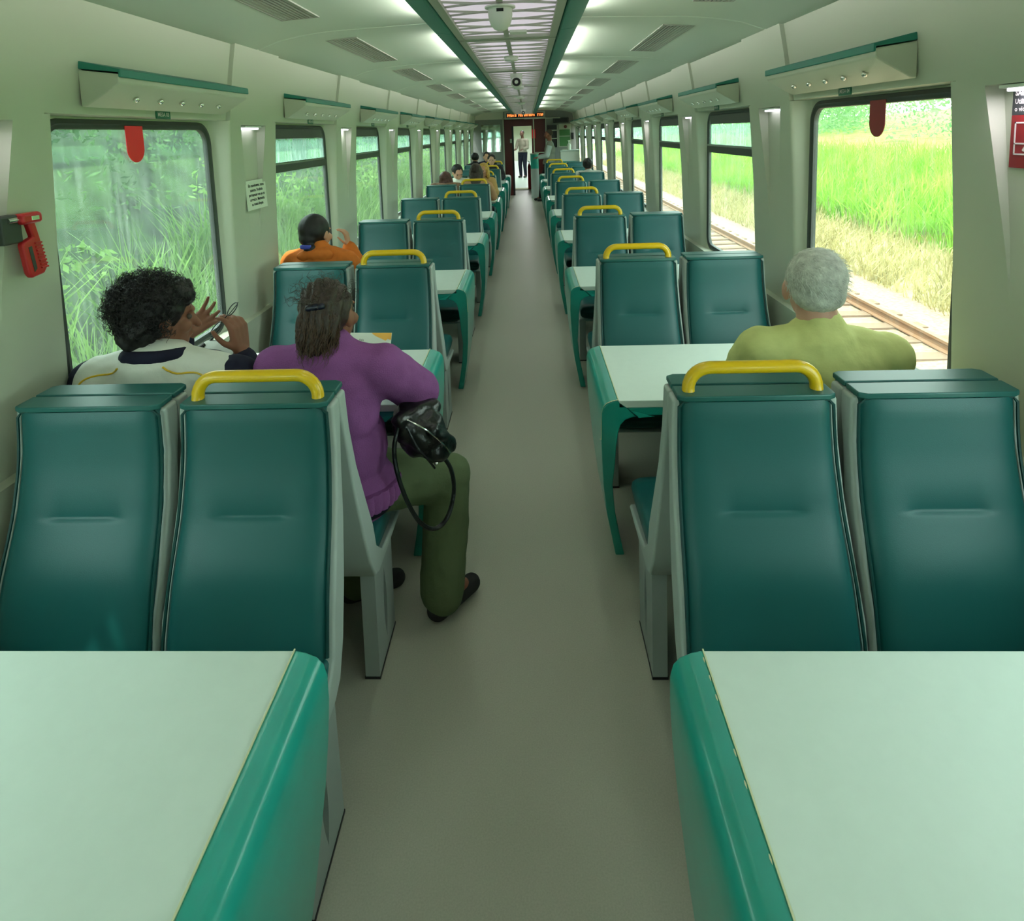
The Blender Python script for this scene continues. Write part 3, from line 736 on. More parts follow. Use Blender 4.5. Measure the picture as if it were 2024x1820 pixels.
def spl(pts, n=6):
    pts = [Vector(p) for p in pts]; out = []
    for i in range(len(pts)-1):
        p0, p1, p2, p3 = pts[max(i-1, 0)], pts[i], pts[i+1], pts[min(i+2, len(pts)-1)]
        for k in range(n):
            t_ = k/n; out.append(.5*((2*p1)+(p2-p0)*t_+(2*p0-5*p1+4*p2-p3)*t_*t_+(3*p1-p0-3*p2+p3)*t_**3))
    return out+[pts[-1]]
def hand(wr, d, nrm, sc_=1.0, curl=.5, thumb=1, spread=.12):
    """palm leaving wrist along d, nrm = palm normal (towards palm side); thumb=+1/-1 side."""
    d = d.normalized(); nrm = (nrm-d*nrm.dot(d)).normalized(); sd_ = d.cross(nrm)*thumb; P_ = []
    pl = .085*sc_
    for q in (-.028, -.010, .010, .028): P_.append(('c', wr+sd_*q*.6*sc_, wr+d*pl+sd_*q*sc_, .014*sc_, .0115*sc_))
    for i, (q, L) in enumerate(((.030, .070), (.010, .080), (-.010, .075), (-.029, .058))):
        p = wr+d*pl+sd_*q*sc_; dd = (d+sd_*(q/.03)*spread).normalized()
        for seg, (l, r_) in enumerate(((.45, .0092), (.32, .0084), (.26, .0074))):
            a = curl*(.5+.55*seg)*(1+.12*i); v = dd*math.cos(a)+nrm*math.sin(a); q2 = p+v*L*l*sc_
            P_.append(('c', p, q2, r_*sc_, (r_-.0008)*sc_)); p = q2
    p = wr+d*.022*sc_+sd_*.026*sc_
    for l, r_, v in ((.038, .0115, (d*.6+sd_*.75+nrm*.3)), (.030, .0098, (d*.8+sd_*.35+nrm*.5)), (.024, .0085, (d*.85+sd_*.05+nrm*.6))):
        q2 = p+v.normalized()*l*sc_; P_.append(('c', p, q2, r_*sc_, r_*.9*sc_)); p = q2
    return P_
def head_prims(H, R, s=1.0):
    e = lambda c, r: ('e', H+R @ (Vector(c)*s), Vector(r)*s, R)
    return [e((0, -.012, .022), (.076, .094, .088)), e((0, .028, -.030), (.060, .066, .078)), e((0, .058, -.072), (.036, .034, .032)),
            ('c', H+R @ V(0, .088, .012)*s, H+R @ V(0, .112, -.024)*s, .009*s, .013*s), e((0, .090, -.052), (.022, .011, .009)), e((0, .082, .030), (.045, .016, .010)),
            e((.077, .004, -.008), (.012, .019, .032)), e((-.077, .004, -.008), (.012, .019, .032)), e((.045, .066, -.02), (.02, .022, .022)), e((-.045, .066, -.02), (.02, .022, .022))]
def person(root, H, yaw, pitch, sk, J, vox=.008, hs=1.0, tw=1.0, hands=None, tilt=0):
    """J: dict of joints in root space. Builds the continuous body and eyes. returns head rotation"""
    R = Euler((pitch, tilt, yaw), 'XYZ').to_matrix()
    pr = head_prims(H, R, hs)
    pr += [('c', J['neck'], H+R @ V(0, -.02, -.06), .060*tw, .052*tw), ('c', J['neck']-V(0, 0, .06), J['chest'], .09*tw, .12*tw)]
    pr += torso(J, 0, tw)
    for s in 'LR':
        pr += [('c', J['sh'+s], J['el'+s], .050*tw, .040*tw), ('c', J['el'+s], J['wr'+s], .040*tw, .027)]
        pr += [('c', J['hip'+s], J['kn'+s], .085*tw, .058), ('c', J['kn'+s], J['an'+s], .055, .036), ('c', J['an'+s], J['toe'+s], .036, .026)]
    for hnd in (hands or []): pr += hand(*hnd)
    b = blob('body', pr, vox, sk, root, it=3)
    for q in (-1, 1):
        MB().ell(H+R @ V(q*.031, .0775, .008)*hs, (.0092*hs,)*3).build('eye', EYE, root)
    return R
def torso(J, g, tw=1.0):
    c, p = J['chest'], J['pelvis']; mid = c.lerp(p, .5); sl, sr = J['shL'], J['shR']
    ax_ = (sr-sl).normalized(); w_ = (sr-sl).length/2
    Rz = Matrix((ax_, V(0, 0, 1).cross(ax_).normalized(), V(0, 0, 1))).transposed()
    return [('e', c, (w_*.86+g, .115*tw+g, .16+g), Rz), ('e', c+V(0, 0, .06), (w_*.95+g, .095*tw+g, .10+g), Rz), ('e', mid, (.150*tw+g, .115*tw+g, .16+g), Rz), ('e', p, (.175*tw+g, .135*tw+g, .125+g), Rz),
            ('c', sl, sr, .055+g, .055+g), ('c', J['neck']-V(0, 0, .045), sl, .058+g, .056+g), ('c', J['neck']-V(0, 0, .045), sr, .058+g, .056+g)]
def shirt(J, m, tw=1.0, g=.014, vox=.01, sleeve=1.0, name='shirt', root=None, collar=True, disp=None, skirt=.0):
    pr = torso(J, g, tw)
    for s in 'LR':
        pr.append(('c', J['sh'+s], J['el'+s], .056*tw+g, .046*tw+g))
        if sleeve >= 1: pr.append(('c', J['el'+s], J['el'+s].lerp(J['wr'+s], .88), .046*tw+g, .034+g))
    if sleeve < 1: pr = [p for p in pr]
    pr.append(('c', J['neck']-V(0, 0, .07), J['chest'], .09*tw+g, .12*tw+g))
    if collar: pr.append(('c', J['neck']-V(0, 0, .07), J['neck']-V(0, 0, .0), .085*tw+g, .058*tw+g*.6))
    return blob(name, pr, vox, m, root, it=7, disp=disp)
def pants(J, m, root, g=.016, vox=.01, hem=1.0, flare=0, name='trousers', disp=None):
    pr = [('e', J['pelvis']-V(0, 0, .02), (.18+g, .14+g, .11+g))]
    for s in 'LR':
        pr += [('c', J['hip'+s], J['kn'+s], .088+g, .064+g), ('c', J['kn'+s], J['kn'+s].lerp(J['an'+s], hem), .062+g, .045+g+flare)]
    return blob(name, pr, vox, m, root, it=6, disp=disp)
def shoes(J, m, root):
    for s in 'LR':
        a, t_ = J['an'+s], J['toe'+s]; d = (t_-a); d.z = 0; d.normalize()
        blob('shoe', [('c', V(a.x, a.y, .045)-d*.03, V(t_.x, t_.y, .04), .042, .036), ('c', V(a.x, a.y, .07), V(a.x, a.y, .09), .044, .04)], .008, m, root, it=4)
def seated(x, y, lean=0, tw=1.0, sw=.19, H=None, fy=1, sh=1.0):
    """joints for someone sitting at x, pelvis y; fy=+1 looks away from the viewer"""
    J = {}; s_ = .0
    J['pelvis'] = V(x, y, .575); J['chest'] = V(x, y-.03*fy+lean*.6*fy, .895); J['neck'] = V(x, y-.02*fy+lean*fy, 1.075)
    for n, q in (('L', -1*fy), ('R', 1*fy)):
        J['sh'+n] = V(x+q*sw, y-.02*fy+lean*.9*fy, .995); J['el'+n] = V(x+q*(sw+.06), y+(.14+lean)*fy, .83); J['wr'+n] = V(x+q*(sw-.06), y+(.36+lean)*fy, .80)
        J['hip'+n] = V(x+q*.095, y+.03*fy, .56); J['kn'+n] = V(x+q*.11, y+.42*fy, .52); J['an'+n] = V(x+q*.11, y+.40*fy, .09); J['toe'+n] = V(x+q*.12, y+.56*fy, .04)
    return J
def strands(name, pts, L, r, m, root, curl=.0, cs=40, grav=0, seg=6, dirf=None, jit=.3):
    """many thin tubes growing from pts [(pos, normal)]"""
    mb = MB(); q = random.Random(3)
    for p, n in pts:
        n = Vector(n); l = L*q.uniform(.6, 1.2); d = (n+V(q.gauss(0, jit), q.gauss(0, jit), q.gauss(0, jit))).normalized()
        if dirf: d = dirf(p, d)
        P_ = [Vector(p)]; a0 = q.uniform(0, 6.28); s1 = d.orthogonal().normalized(); s2 = d.cross(s1)
        for i in range(1, seg+1):
            t_ = i/seg; c_ = P_[0]+d*l*t_+V(0, 0, -grav*l*t_*t_)
            if curl: c_ += (s1*math.cos(a0+cs*t_*.16)+s2*math.sin(a0+cs*t_*.16))*curl*t_
            P_.append(c_)
        mb.tube(P_, [r*(1-.6*i/seg) for i in range(seg+1)], 4, cap=False)
    return mb.build(name, m, root, smooth=80, fix=False)
def ell_pts(c, r, R, n, zmin=-1, test=None):
    out = []; q = random.Random(5)
    while len(out) < n:
        v = V(q.gauss(0, 1), q.gauss(0, 1), q.gauss(0, 1)).normalized()
        if v.z < zmin or (test and not test(v)): continue
        p = R @ V(v.x*r[0], v.y*r[1], v.z*r[2]); nn = R @ V(v.x/r[0], v.y/r[1], v.z/r[2]); out.append((c+p, nn.normalized()))
    return out
def onto(o, pts, off=.002):
    out = []
    for p in spl(pts):
        ok, c, n, i = o.closest_point_on_mesh(p); out.append(c+n*off)
    return out
def folds(a=.004, f=14): return lambda p: a*noise.noise(p*f)+a*.5*noise.noise(p*f*2.3)

# --- woman in purple, aisle seat of the first left pair
root = empty('person', (-.59, 2.0, 0)); tag(root, 'person in a purple sweater and olive trousers seated beside the aisle, brown ponytail', 'person')
O0 = Vector(root.location)
J = {k: Vector(v)-O0 for k, v in dict(pelvis=(-.60, 2.02, .575), chest=(-.59, 1.985, .87), neck=(-.575, 2.005, 1.055), shL=(-.755, 2.0, .985), shR=(-.405, 2.0, .985), elL=(-.84, 2.20, .83), elR=(-.325, 2.16, .845),
     wrL=(-.70, 2.42, .79), wrR=(-.50, 2.44, .79), hipL=(-.69, 2.05, .565), hipR=(-.50, 2.06, .565), knL=(-.66, 2.42, .50), knR=(-.245, 2.24, .475), anL=(-.60, 2.20, .10), anR=(-.265, 2.12, .10), toeL=(-.47, 2.27, .035), toeR=(-.175, 2.24, .035)).items()}
H = V(-.582, 2.035, 1.165)-O0
R = person(root, H, -.35, -.12, SK['brown'], J, vox=.007, tw=1.05, hands=[(J['wrL'], V(.7, .7, 0), V(0, 0, -1), .95, .5, -1), (J['wrR'], V(-.5, .8, .05), V(0, 0, -1), .95, .5, 1)])
purple = cloth('purple_knit', (140, 82, 140), bump=.35, bscale=260, var=.08, vscale=18)
def pdisp(p): return .006*noise.noise(p*9)+.003*noise.noise(p*22)
shirt(J, purple, 1.12, .024, .009, root=root, name='sweater', disp=pdisp)
blob('sweater_collar', [('c', J['neck']+V(.07*math.cos(a), .01+.065*math.sin(a), -.015+.012*math.sin(a)), J['neck']+V(.07*math.cos(a+.5), .01+.065*math.sin(a+.5), -.015+.012*math.sin(a+.5)), .022, .022) for a in np.arange(0, 6.28, .45)], .007, purple, root)
hm = MB(); rs = []
for z_, g_ in ((.60, .0), (.575, .004), (.55, .002), (.535, -.004)): rs.append([(J['pelvis'].x+(.222+g_)*math.cos(a)+.004*math.cos(a*40), J['pelvis'].y-.005+(.178+g_)*math.sin(a)+.004*math.sin(a*40), z_) for a in np.linspace(0, 2*PI, 160, endpoint=False)])
hm.rings(rs).build('sweater_ribbing', purple, root)
blob('undershirt', [('e', J['pelvis']-V(0, 0, .045), (.217, .172, .07))], .01, cloth('navy_undershirt', (26, 26, 40)), root)
olive = cloth('olive_trousers', (92, 104, 74), bump=.15, bscale=120)
pants(J, olive, root, g=.024, hem=1.0, flare=.014, disp=lambda p: .006*noise.noise(Vector((p.x*14, p.y*14, p.z*6)))+.003*noise.noise(p*30))
shoes(J, cloth('dark_shoe', (50, 50, 50)), root)
hb = HR['brown']
def groove(p): return .0035*math.sin(p.x*260+6*noise.noise(p*9))+.006*noise.noise(p*16)
hp = [('e', H+R @ V(0, -.022, .024), (.086, .098, .096), R), ('e', H+V(-.012, -.085, -.02), (.072, .050, .085)), ('e', H+V(-.02, -.095, -.055), (.060, .044, .060)), ('e', H+V(-.026, -.088, -.085), (.042, .034, .040)), ('e', H+V(-.005, -.075, .055), (.05, .04, .04))]
blob('hair', hp, .007, hb, root, it=3, disp=groove)
pts = ell_pts(H+V(-.012, -.088, -.02), (.070, .048, .088), Matrix.Identity(3), 420, -.6, lambda v: v.y < .2)
strands('hair_strands', pts, .062, .0012, mat('hair_strand_brown', (84, 60, 44), .5), root, curl=.006, cs=50, dirf=lambda p, d: (V(-.02, -.105, -.16)+H-p+V(d.x*.06, d.y*.05, 0)).normalized(), seg=6)
strands('hair_wisps', ell_pts(H+V(0, -.06, .06), (.075, .06, .055), Matrix.Identity(3), 120, .0), .05, .0009, hb, root, curl=.012, cs=60)
blob('hair_clip', [('c', H+V(-.03, -.112, .052), H+V(.015, -.114, .058), .012, .012)], .005, mat('hair_clip_dark', (24, 26, 50), .3), root)
# her bag
t = empty('handbag', (-.295, 2.02, .62)); tag(t, 'black leather handbag with long strap on the purple-sweatered person\'s lap', 'bag')
leather = mat('black_leather', (16, 18, 18), .28, bump=.4, bscale=26, spec=.5)
b = blob('bag_body', [('e', (-.045, .02, .165), (.055, .095, .075)), ('e', (.0, .02, .125), (.085, .085, .085)), ('e', (.045, .03, .075), (.055, .085, .055)), ('c', (-.06, -.05, .20), (.03, .08, .19), .032, .032), ('c', (.045, -.035, .155), (.085, .05, .07), .028, .03)], .006, leather, t, it=5,
         disp=lambda p: .007*noise.noise(Vector((p.x*16+p.z*22, p.y*9, p.z*10-p.x*22)))-.005*abs(noise.noise(Vector((p.x*30, p.y*10, p.z*24)))))
MB().tube(spl([(-.05, -.055, .22), (-.075, -.085, .12), (-.055, -.10, .0), (-.01, -.09, -.12), (.035, -.05, -.18), (.075, .0, -.17), (.095, .04, -.10), (.085, .05, -.02), (.05, .03, .05)]), .0075, 8).build('strap', leather, t)
MB().tube(spl([(-.03, -.075, .215), (.03, -.075, .18), (.075, -.045, .12), (.095, .0, .06)]), .0028, 6).build('zipper', 'chrome', t)
MB().tube(spl([(-.03, -.08, .19), (.0, -.088, .13), (.03, -.075, .08), (.05, -.06, .04)]), .004, 6).build('piping_seam', leather, t)
MB().ell((.055, -.058, .055), (.007, .005, .006)).build('buckle', 'chrome', t)

# --- certificate she is reading
t = empty('certificate', (-.60, 2.50, .875)); tag(t, 'white certificate sheet with an orange corner held over the left table', 'paper'); t.rotation_euler = (math.radians(-32), 0, math.radians(-4))
MB().box((-.10, -.001, -.075), (.105, .001, .075)).build('sheet', 'paper', t, smooth=0)
MB().prism([(.02, .0745), (.1045, .0745), (.1045, .045), (.09, .050), (.082, .042), (.06, .052), (.045, .058), (.03, .066)], -.0018, -.001, 'y').build('orange_corner', mat('orange_ink', (246, 186, 86), .8), t, smooth=0)
text('certificate_lettering', 'Certificado', .020, 'ink', t, (-.02, -.0016, .012), (PI/2, 0, 0)); text('small_lettering', 'Vale', .012, 'ink', t, (-.02, -.0016, .045), (PI/2, 0, 0))

# --- man in the white and navy shirt, window seat of the first left pair
root = empty('person', (-1.12, 1.98, 0)); tag(root, 'person with dark curly hair in a white and navy shirt holding spectacles', 'person'); O0 = Vector(root.location)
J = {k: Vector(v)-O0 for k, v in dict(pelvis=(-1.11, 2.01, .575), chest=(-1.125, 1.95, .885), neck=(-1.125, 1.945, 1.07), shL=(-1.31, 1.95, .975), shR=(-.955, 1.965, .975), elL=(-1.29, 2.20, .86), elR=(-.855, 2.06, .865),
     wrL=(-1.185, 2.24, 1.05), wrR=(-.925, 2.11, 1.015), hipL=(-1.21, 2.05, .56), hipR=(-1.01, 2.05, .56), knL=(-1.22, 2.44, .52), knR=(-1.0, 2.44, .52), anL=(-1.22, 2.42, .09), anR=(-1.0, 2.42, .09), toeL=(-1.23, 2.58, .035), toeR=(-1.0, 2.58, .035)).items()}
H = V(-1.122, 1.985, 1.183)-O0
R = person(root, H, -.95, -.18, SK['brown'], J, vox=.0055, tw=1.02, hands=[(J['wrL'], V(.75, .1, .55), V(.2, -.9, .3), 1.0, .35, -1, .3), (J['wrR'], V(-.10, .05, 1), V(-.9, .35, .1), 1.05, .95, 1, .1)])
whitec = cloth('white_shirt', (222, 222, 212), bump=.1, bscale=60); navy = cloth('navy_fabric', (34, 34, 52))
wsh = shirt(J, whitec, 1.10, .034, .008, root=root, sleeve=0, name='shirt', collar=False, disp=lambda p: .004*noise.noise(Vector((p.x*6, p.y*6, p.z*16))))
pr = []
for s in 'LR': pr += [('c', J['sh'+s]+V((-.045 if s == 'L' else .060), .012, -.005), J['el'+s], .084, .070), ('c', J['el'+s], J['el'+s].lerp(J['wr'+s], .82), .064, .048), ('c', J['sh'+s].lerp(J['neck'], .1)+V(0, .05, .010), J['neck']-V(0, -.05, .045), .066, .052)]
blob('navy_sleeves', pr, .009, navy, root, it=5, disp=folds(.006, 12))
MB().tube(onto(wsh, [J['neck']+V(-.06, -.075, -.020), J['neck']+V(-.11, -.085, -.03), J['shL']+V(.01, -.085, .055), J['shL']+V(-.03, -.088, .02), J['shL']+V(-.04, -.09, -.06)]), .003, 6).build('yellow_piping', 'yellow', root)
MB().tube(onto(wsh, [J['neck']+V(.06, -.075, -.020), J['neck']+V(.10, -.085, -.03), J['shR']+V(-.01, -.085, .055), J['shR']+V(.03, -.088, .02), J['shR']+V(.04, -.09, -.06)]), .003, 6).build('yellow_piping', 'yellow', root)
blob('navy_collar', [('c', J['neck']+V(.085*math.cos(a), .082*math.sin(a), .0-.012*math.sin(a)), J['neck']+V(.085*math.cos(a+.5), .082*math.sin(a+.5), .0-.012*math.sin(a+.5)), .026, .026) for a in np.arange(0, 6.28, .45)], .007, navy, root)
pants(J, navy, root); shoes(J, navy, root)
hk = HR['black']
hp = [('e', H+R @ V(0, -.036, .038), (.108, .112, .094), R), ('e', H+R @ V(0, -.06, -.025), (.100, .08, .090), R), ('e', H+R @ V(0, .035, .078), (.085, .06, .05), R)]
blob('hair', hp, .008, hk, root, it=3, disp=lambda p: .010*noise.noise(p*26)+.008*noise.noise(p*55))
pts = ell_pts(H+R @ V(0, -.034, .034), (.108, .114, .10), R, 1500, -.75, lambda v: not (v.y > .45 and v.z < .35))
strands('hair_curls', pts, .032, .0013, hk, root, curl=.012, cs=58, seg=9, jit=.45)
# his spectacles
t = empty('spectacles', (-.955, 2.105, 1.12)); tag(t, 'thin dark spectacles held up in the curly-haired person\'s hand', 'spectacles')
m = MB()
def loop(c, u, v, a, b): return [c+u*a*math.cos(q)+v*b*math.sin(q) for q in np.linspace(0, 2*PI, 25)]
A = V(.03, 0, .07); d = V(-.075, -.015, -.085).normalized(); sd_ = V(.3, -.4, -.2).cross(d).normalized()
m.tube(loop(A+d*.025, d, sd_.cross(d), .026, .018), .0018, 6); m.tube(loop(A+d*.115, d, sd_.cross(d), .030, .018), .0018, 6); m.tube([A+d*.05, A+d*.088], .0018, 6)
m.build('frame', 'black', t); MB().tube([A+d*-.005, A+d*.02+V(.004, .02, .006), A+d*.14+V(.008, .02, .01)], .0016, 6).build('temple_arm', 'black', t)
# grey backpack on the table
t = empty('backpack', (-1.20, 2.46, .752)); tag(t, 'grey backpack standing on the left table by the window', 'bag')
blob('bag_body', [('e', (0, 0, .095), (.12, .075, .10)), ('e', (.03, -.02, .07), (.11, .07, .072))], .009, cloth('grey_nylon', (112, 116, 112)), t, it=5, disp=folds(.006, 12))
blob('front_pocket', [('e', (.02, -.070, .06), (.075, .022, .045))], .008, cloth('dark_nylon', (60, 62, 62)), t)
MB().tube([(-.03, -.03, .19), (-.06, -.075, .17), (-.07, -.09, .09), (-.06, -.08, .02)], .008, 8).build('strap', 'black', t); MB().tube([(-.03, 0, .18), (0, 0, .215), (.03, 0, .18)], .006, 8).build('carry_loop', 'black', t)

# --- man in yellow on the right
root = empty('person', (.99, 2.0, 0)); tag(root, 'grey-haired person in a lime yellow t-shirt seated by the nearest window', 'person'); O0 = Vector(root.location)
J = {k: Vector(v)-O0 for k, v in dict(pelvis=(.99, 2.02, .58), chest=(.99, 1.955, .93), neck=(.975, 1.955, 1.105), shL=(.80, 1.96, 1.035), shR=(1.185, 1.96, 1.01), elL=(.755, 2.12, .82), elR=(1.245, 2.14, .82),
     wrL=(.86, 2.38, .79), wrR=(1.12, 2.38, .79), hipL=(.89, 2.05, .565), hipR=(1.09, 2.05, .565), knL=(.87, 2.44, .52), knR=(1.11, 2.44, .52), anL=(.87, 2.42, .09), anR=(1.11, 2.42, .09), toeL=(.87, 2.58, .035), toeR=(1.11, 2.58, .035)).items()}
H = V(.968, 1.985, 1.228)-O0
R = person(root, H, -.12, -.05, SK['pink'], J, vox=.007, tw=1.12, hs=1.06, hands=[(J['wrL'], V(.3, .9, 0), V(0, 0, -1), 1.05, .4, -1), (J['wrR'], V(-.3, .9, 0), V(0, 0, -1), 1.05, .4, 1)])
lime = cloth('lime_cotton', (206, 208, 136), bump=.12, bscale=80, var=.04, vscale=30)
def ldisp(p): return .004*noise.noise(Vector((p.x*9, p.y*9, p.z*7)))+.004*noise.noise(Vector((p.x*24+p.z*16, p.y*8, p.z*5)))
shirt(J, lime, 1.14, .018, .008, root=root, sleeve=0, name='t_shirt', disp=ldisp)
pants(J, cloth('grey_jeans', (70, 76, 84)), root); shoes(J, cloth('brown_shoe', (70, 52, 40)), root)
blob('hair', [('e', H+R @ V(0, -.024, .036), (.088, .101, .094), R), ('e', H+R @ V(0, -.045, -.008), (.079, .068, .060), R)], .007, HR['grey'], root, it=4, disp=lambda p: .0022*noise.noise(Vector((p.x*60, p.y*60, p.z*30)))+.002*noise.noise(p*120))
strands('hair_strands', ell_pts(H+R @ V(0, -.024, .034), (.087, .101, .094), R, 900, -.55, lambda v: v.y < .6), .018, .0007, mat('hair_strand_grey', (214, 214, 206), .7), root, dirf=lambda p, d: (d+V(.8, 0, -.9)).normalized(), seg=3)

# --- woman in orange by the second left window
root = empty('person', (-1.22, 3.80, 0)); tag(root, 'person in an orange top with black tied hair and blue scrunchie', 'person'); O0 = Vector(root.location)
J = seated(-1.21, 3.80, .03, .95, .165); J = {k: v-O0 for k, v in J.items()}; J['elR'] = V(-1.02, 4.02, .86)-O0; J['wrR'] = V(-1.10, 4.08, 1.04)-O0
H = V(-1.228, 3.845, 1.165)-O0
R = person(root, H, -.45, -.12, SK['tan'], J, vox=.007, tw=.95, hands=[(J['wrR'], V(-.1, -.1, 1), V(-.9, 0, .1), .95, .9, 1), (J['wrL'], V(.3, .9, 0), V(0, 0, -1), .95, .4, -1)])
orange = cloth('orange_fabric', (206, 112, 46), var=.06, vscale=20)
shirt(J, orange, 1.0, .02, .010, root=root, name='blouse', disp=folds(.008, 14)); blob('hood', [('e', J['neck']+V(0, -.07, -.03), (.12, .05, .045)), ('e', J['neck']+V(0, -.03, -.01), (.09, .08, .035))], .008, orange, root, disp=folds(.006, 18))
pants(J, navy, root); shoes(J, navy, root)
blob('hair', [('e', H+R @ V(0, -.022, .026), (.087, .102, .098), R), ('e', H+R @ V(0, -.07, -.03), (.060, .05, .05), R), ('e', H+V(-.01, -.10, -.095), (.042, .036, .05))], .007, HR['black'], root, it=4)
MB().lathe([(.016, -.010), (.032, -.010), (.036, 0), (.032, .010), (.016, .010)], tuple(H+V(-.03, -.115, -.062)), 18, 'z').build('scrunchie', mat('blue_scrunchie', (66, 76, 178), .7), root)
t = empty('water_bottle', (-1.345, 4.02, .752)); tag(t, 'clear water bottle with blue cap on the second left table by the window', 'bottle'); clear = mat('clear_plastic', (190, 225, 230), .1); clear.node_tree.nodes['Principled BSDF'].inputs['Alpha'].default_value = .45
MB().lathe([(.001, 0), (.034, 0), (.034, .14), (.030, .16), (.014, .195), (.013, .21), (.001, .21)], n=20).build('bottle_body', clear, t); MB().lathe([(.001, .205), (.0155, .205), (.0155, .228), (.001, .228)], n=16).build('cap', mat('blue_cap', (92, 140, 210), .5), t)
tag(MB().tube([(-.985, 4.03, .80), (-1.025, 4.08, .93), (-1.03, 4.085, .945)], .004, 8).build('white_straw', 'white'), 'thin white stick resting against the seat beside the orange-topped person', 'stick')

# --- simplified passengers further down
def passenger(x, y, fy, label, hair, hcol, top, sk, z=1.17, yaw=0, lean=.03, pitch=-.1, long=0, hx=0, hy=0, vox=.012, low=None, tall=0):
    root = empty('person', (x, y, 0)); tag(root, label, 'person'); O0 = V(x, y, 0)
    J = {k: v-O0 for k, v in seated(x, y, lean, .98, .17, fy=fy).items()}; H = V(hx, (lean+.03)*fy+hy, z)
    yw = yaw+(0 if fy > 0 else PI)
    hd = [(J['wrL'], V(0, fy, 0), V(0, 0, -1), 1, .4, -1), (J['wrR'], V(0, fy, 0), V(0, 0, -1), 1, .4, 1)]
    J['neck'] = V(hx*.6, H.y-.03*fy, z-.11)
    R = person(root, H, yw, pitch, SK[sk], J, vox=vox, tw=.95, hands=hd)
    shirt(J, top, 1.0, .018, vox, root=root, name='top', disp=folds(.005, 14)); pants(J, low or navy, root, vox=vox); shoes(J, navy, root)
    hp = [('e', H+R @ V(0, -.026, .028), (.088, .098, .096), R)]
    if long: 
        for i in range(5): hp.append(('e', H+R @ V(0, -.06-.01*i, -.03-.05*i*long), (.085-.004*i, .05, .06), R))
        hp += [('e', H+R @ V(q*.075, .0, -.04), (.028, .05, .09), R) for q in (-1, 1)]
    if hair == 'bun': hp.append(('e', H+R @ V(0, -.09, .04), (.05, .045, .05), R))
    blob('hair', hp, .009, HR[hcol], root, it=3, disp=lambda p: .005*noise.noise(p*30))
    return root
passenger(-.66, 9.02, 1, 'person with long dark hair and pale clothes in the fifth aisle seat, left', 'long', 'brown', cloth('tan_top', (196, 150, 110)), 'tan', z=1.20, long=1.0, low=cloth('white_trousers', (205, 205, 198)))
passenger(-1.09, 9.02, 1, 'person with long brown hair in a patterned top, fifth window seat, left', 'long', 'redbrown', cloth('brown_pattern_top', (150, 118, 96), var=.5, vscale=30), 'pink', z=1.10, long=1.2, yaw=-.4)
passenger(-1.0, 9.95, -1, 'person with short black hair and white shirt leaning over the fifth left table', 'short', 'black', whitec, 'pink', z=1.16, pitch=-.55, lean=.16, yaw=.5, hx=.0)
passenger(-.66, 9.98, -1, 'blond person facing the viewer across the fifth left table', 'long', 'blond', cloth('tan_jacket', (186, 150, 96)), 'tan', z=1.17, long=1.0, lean=.10, yaw=-.3, hx=.05)
passenger(-.68, 13.45, -1, 'light-skinned person facing the viewer behind yellow handles near the car end', 'bun', 'black', cloth('dark_jacket', (44, 44, 48)), 'pink', z=1.18, low=navy)
passenger(-1.10, 14.25, 1, 'dark-haired person in the last left window seat, looking away', 'short', 'black', cloth('black_top', (30, 30, 34)), 'tan', z=1.20)
passenger(-.90, 15.3, -1, 'dark-haired person at the last left table facing the viewer', 'short', 'black', navy, 'tan', z=1.18)
r = passenger(1.09, 10.76, 1, 'person with dark tied-up hair in the sixth window seat, right', 'bun', 'black', whitec, 'brown', z=1.15, yaw=-.3)

def standing(root, x, y, top, sleeves, low, sk, yaw, lean=V(0, 0, 0), vest=None, legs=None, bald=False, z=1.66):
    # figure facing direction yaw (0 = +y); built in root space then rotated as a whole
    J = dict(pelvis=V(0, 0, .96), chest=V(0, -.02, 1.27)+lean*.6, neck=V(0, -.01, 1.47)+lean)
    for n, q in (('L', -1), ('R', 1)):
        J['sh'+n] = V(q*.185, -.01, 1.41)+lean*.9; J['el'+n] = V(q*.24, .06, 1.14)+lean*.5; J['wr'+n] = V(q*.16, .27, 1.10)+lean*.4
        J['hip'+n] = V(q*.09, 0, .93); J['kn'+n] = V(q*.10, .04, .50); J['an'+n] = V(q*.10, 0, .09); J['toe'+n] = V(q*.11, .15, .035)
    if legs: J.update(legs)
    H = V(0, .02, z)+lean*1.2
    R = person(root, H, 0, -.15, SK[sk], J, vox=.011, hands=[(J['wrL'], V(.2, .9, -.1), V(0, 0, -1), 1, .7, -1), (J['wrR'], V(-.2, .9, -.1), V(0, 0, -1), 1, .7, 1)])
    shirt(J, sleeves, 1.0, .016, .011, root=root, name='shirt')
    if vest: blob('vest', torso(J, .024), .011, vest, root)
    pants(J, low, root, vox=.011); shoes(J, MT['black'], root)
    blob('hair', [('e', H+R @ V(0, -.026, .030), (.080, .096, .090), R)], .009, HR['black'] if not bald else mat('stubble_hair', (66, 56, 48), .7), root)
    root.rotation_euler.z = yaw
root = empty('person', (.60, 16.02, 0)); tag(root, 'standing person in a grey vest and pale shirt leaning on the last right seats', 'person')
lg = dict(knR=V(.10, .16, .52), anR=V(.10, .22, .09), toeR=V(.10, .36, .035), knL=V(-.10, .14, .52), anL=V(-.08, .14, .09), toeL=V(-.08, .29, .035))
standing(root, .6, 16, None, cloth('pale_grey_shirt', (176, 186, 182)), cloth('black_trousers', (26, 26, 28)), 'brown', PI/2, lean=V(0, -.02, 0), vest=cloth('grey_vest', (136, 138, 126)), legs=lg, bald=True)
root = empty('person', (-.12, 24.6, 0)); tag(root, 'distant person in a grey-brown shirt and dark trousers in the next car', 'person')
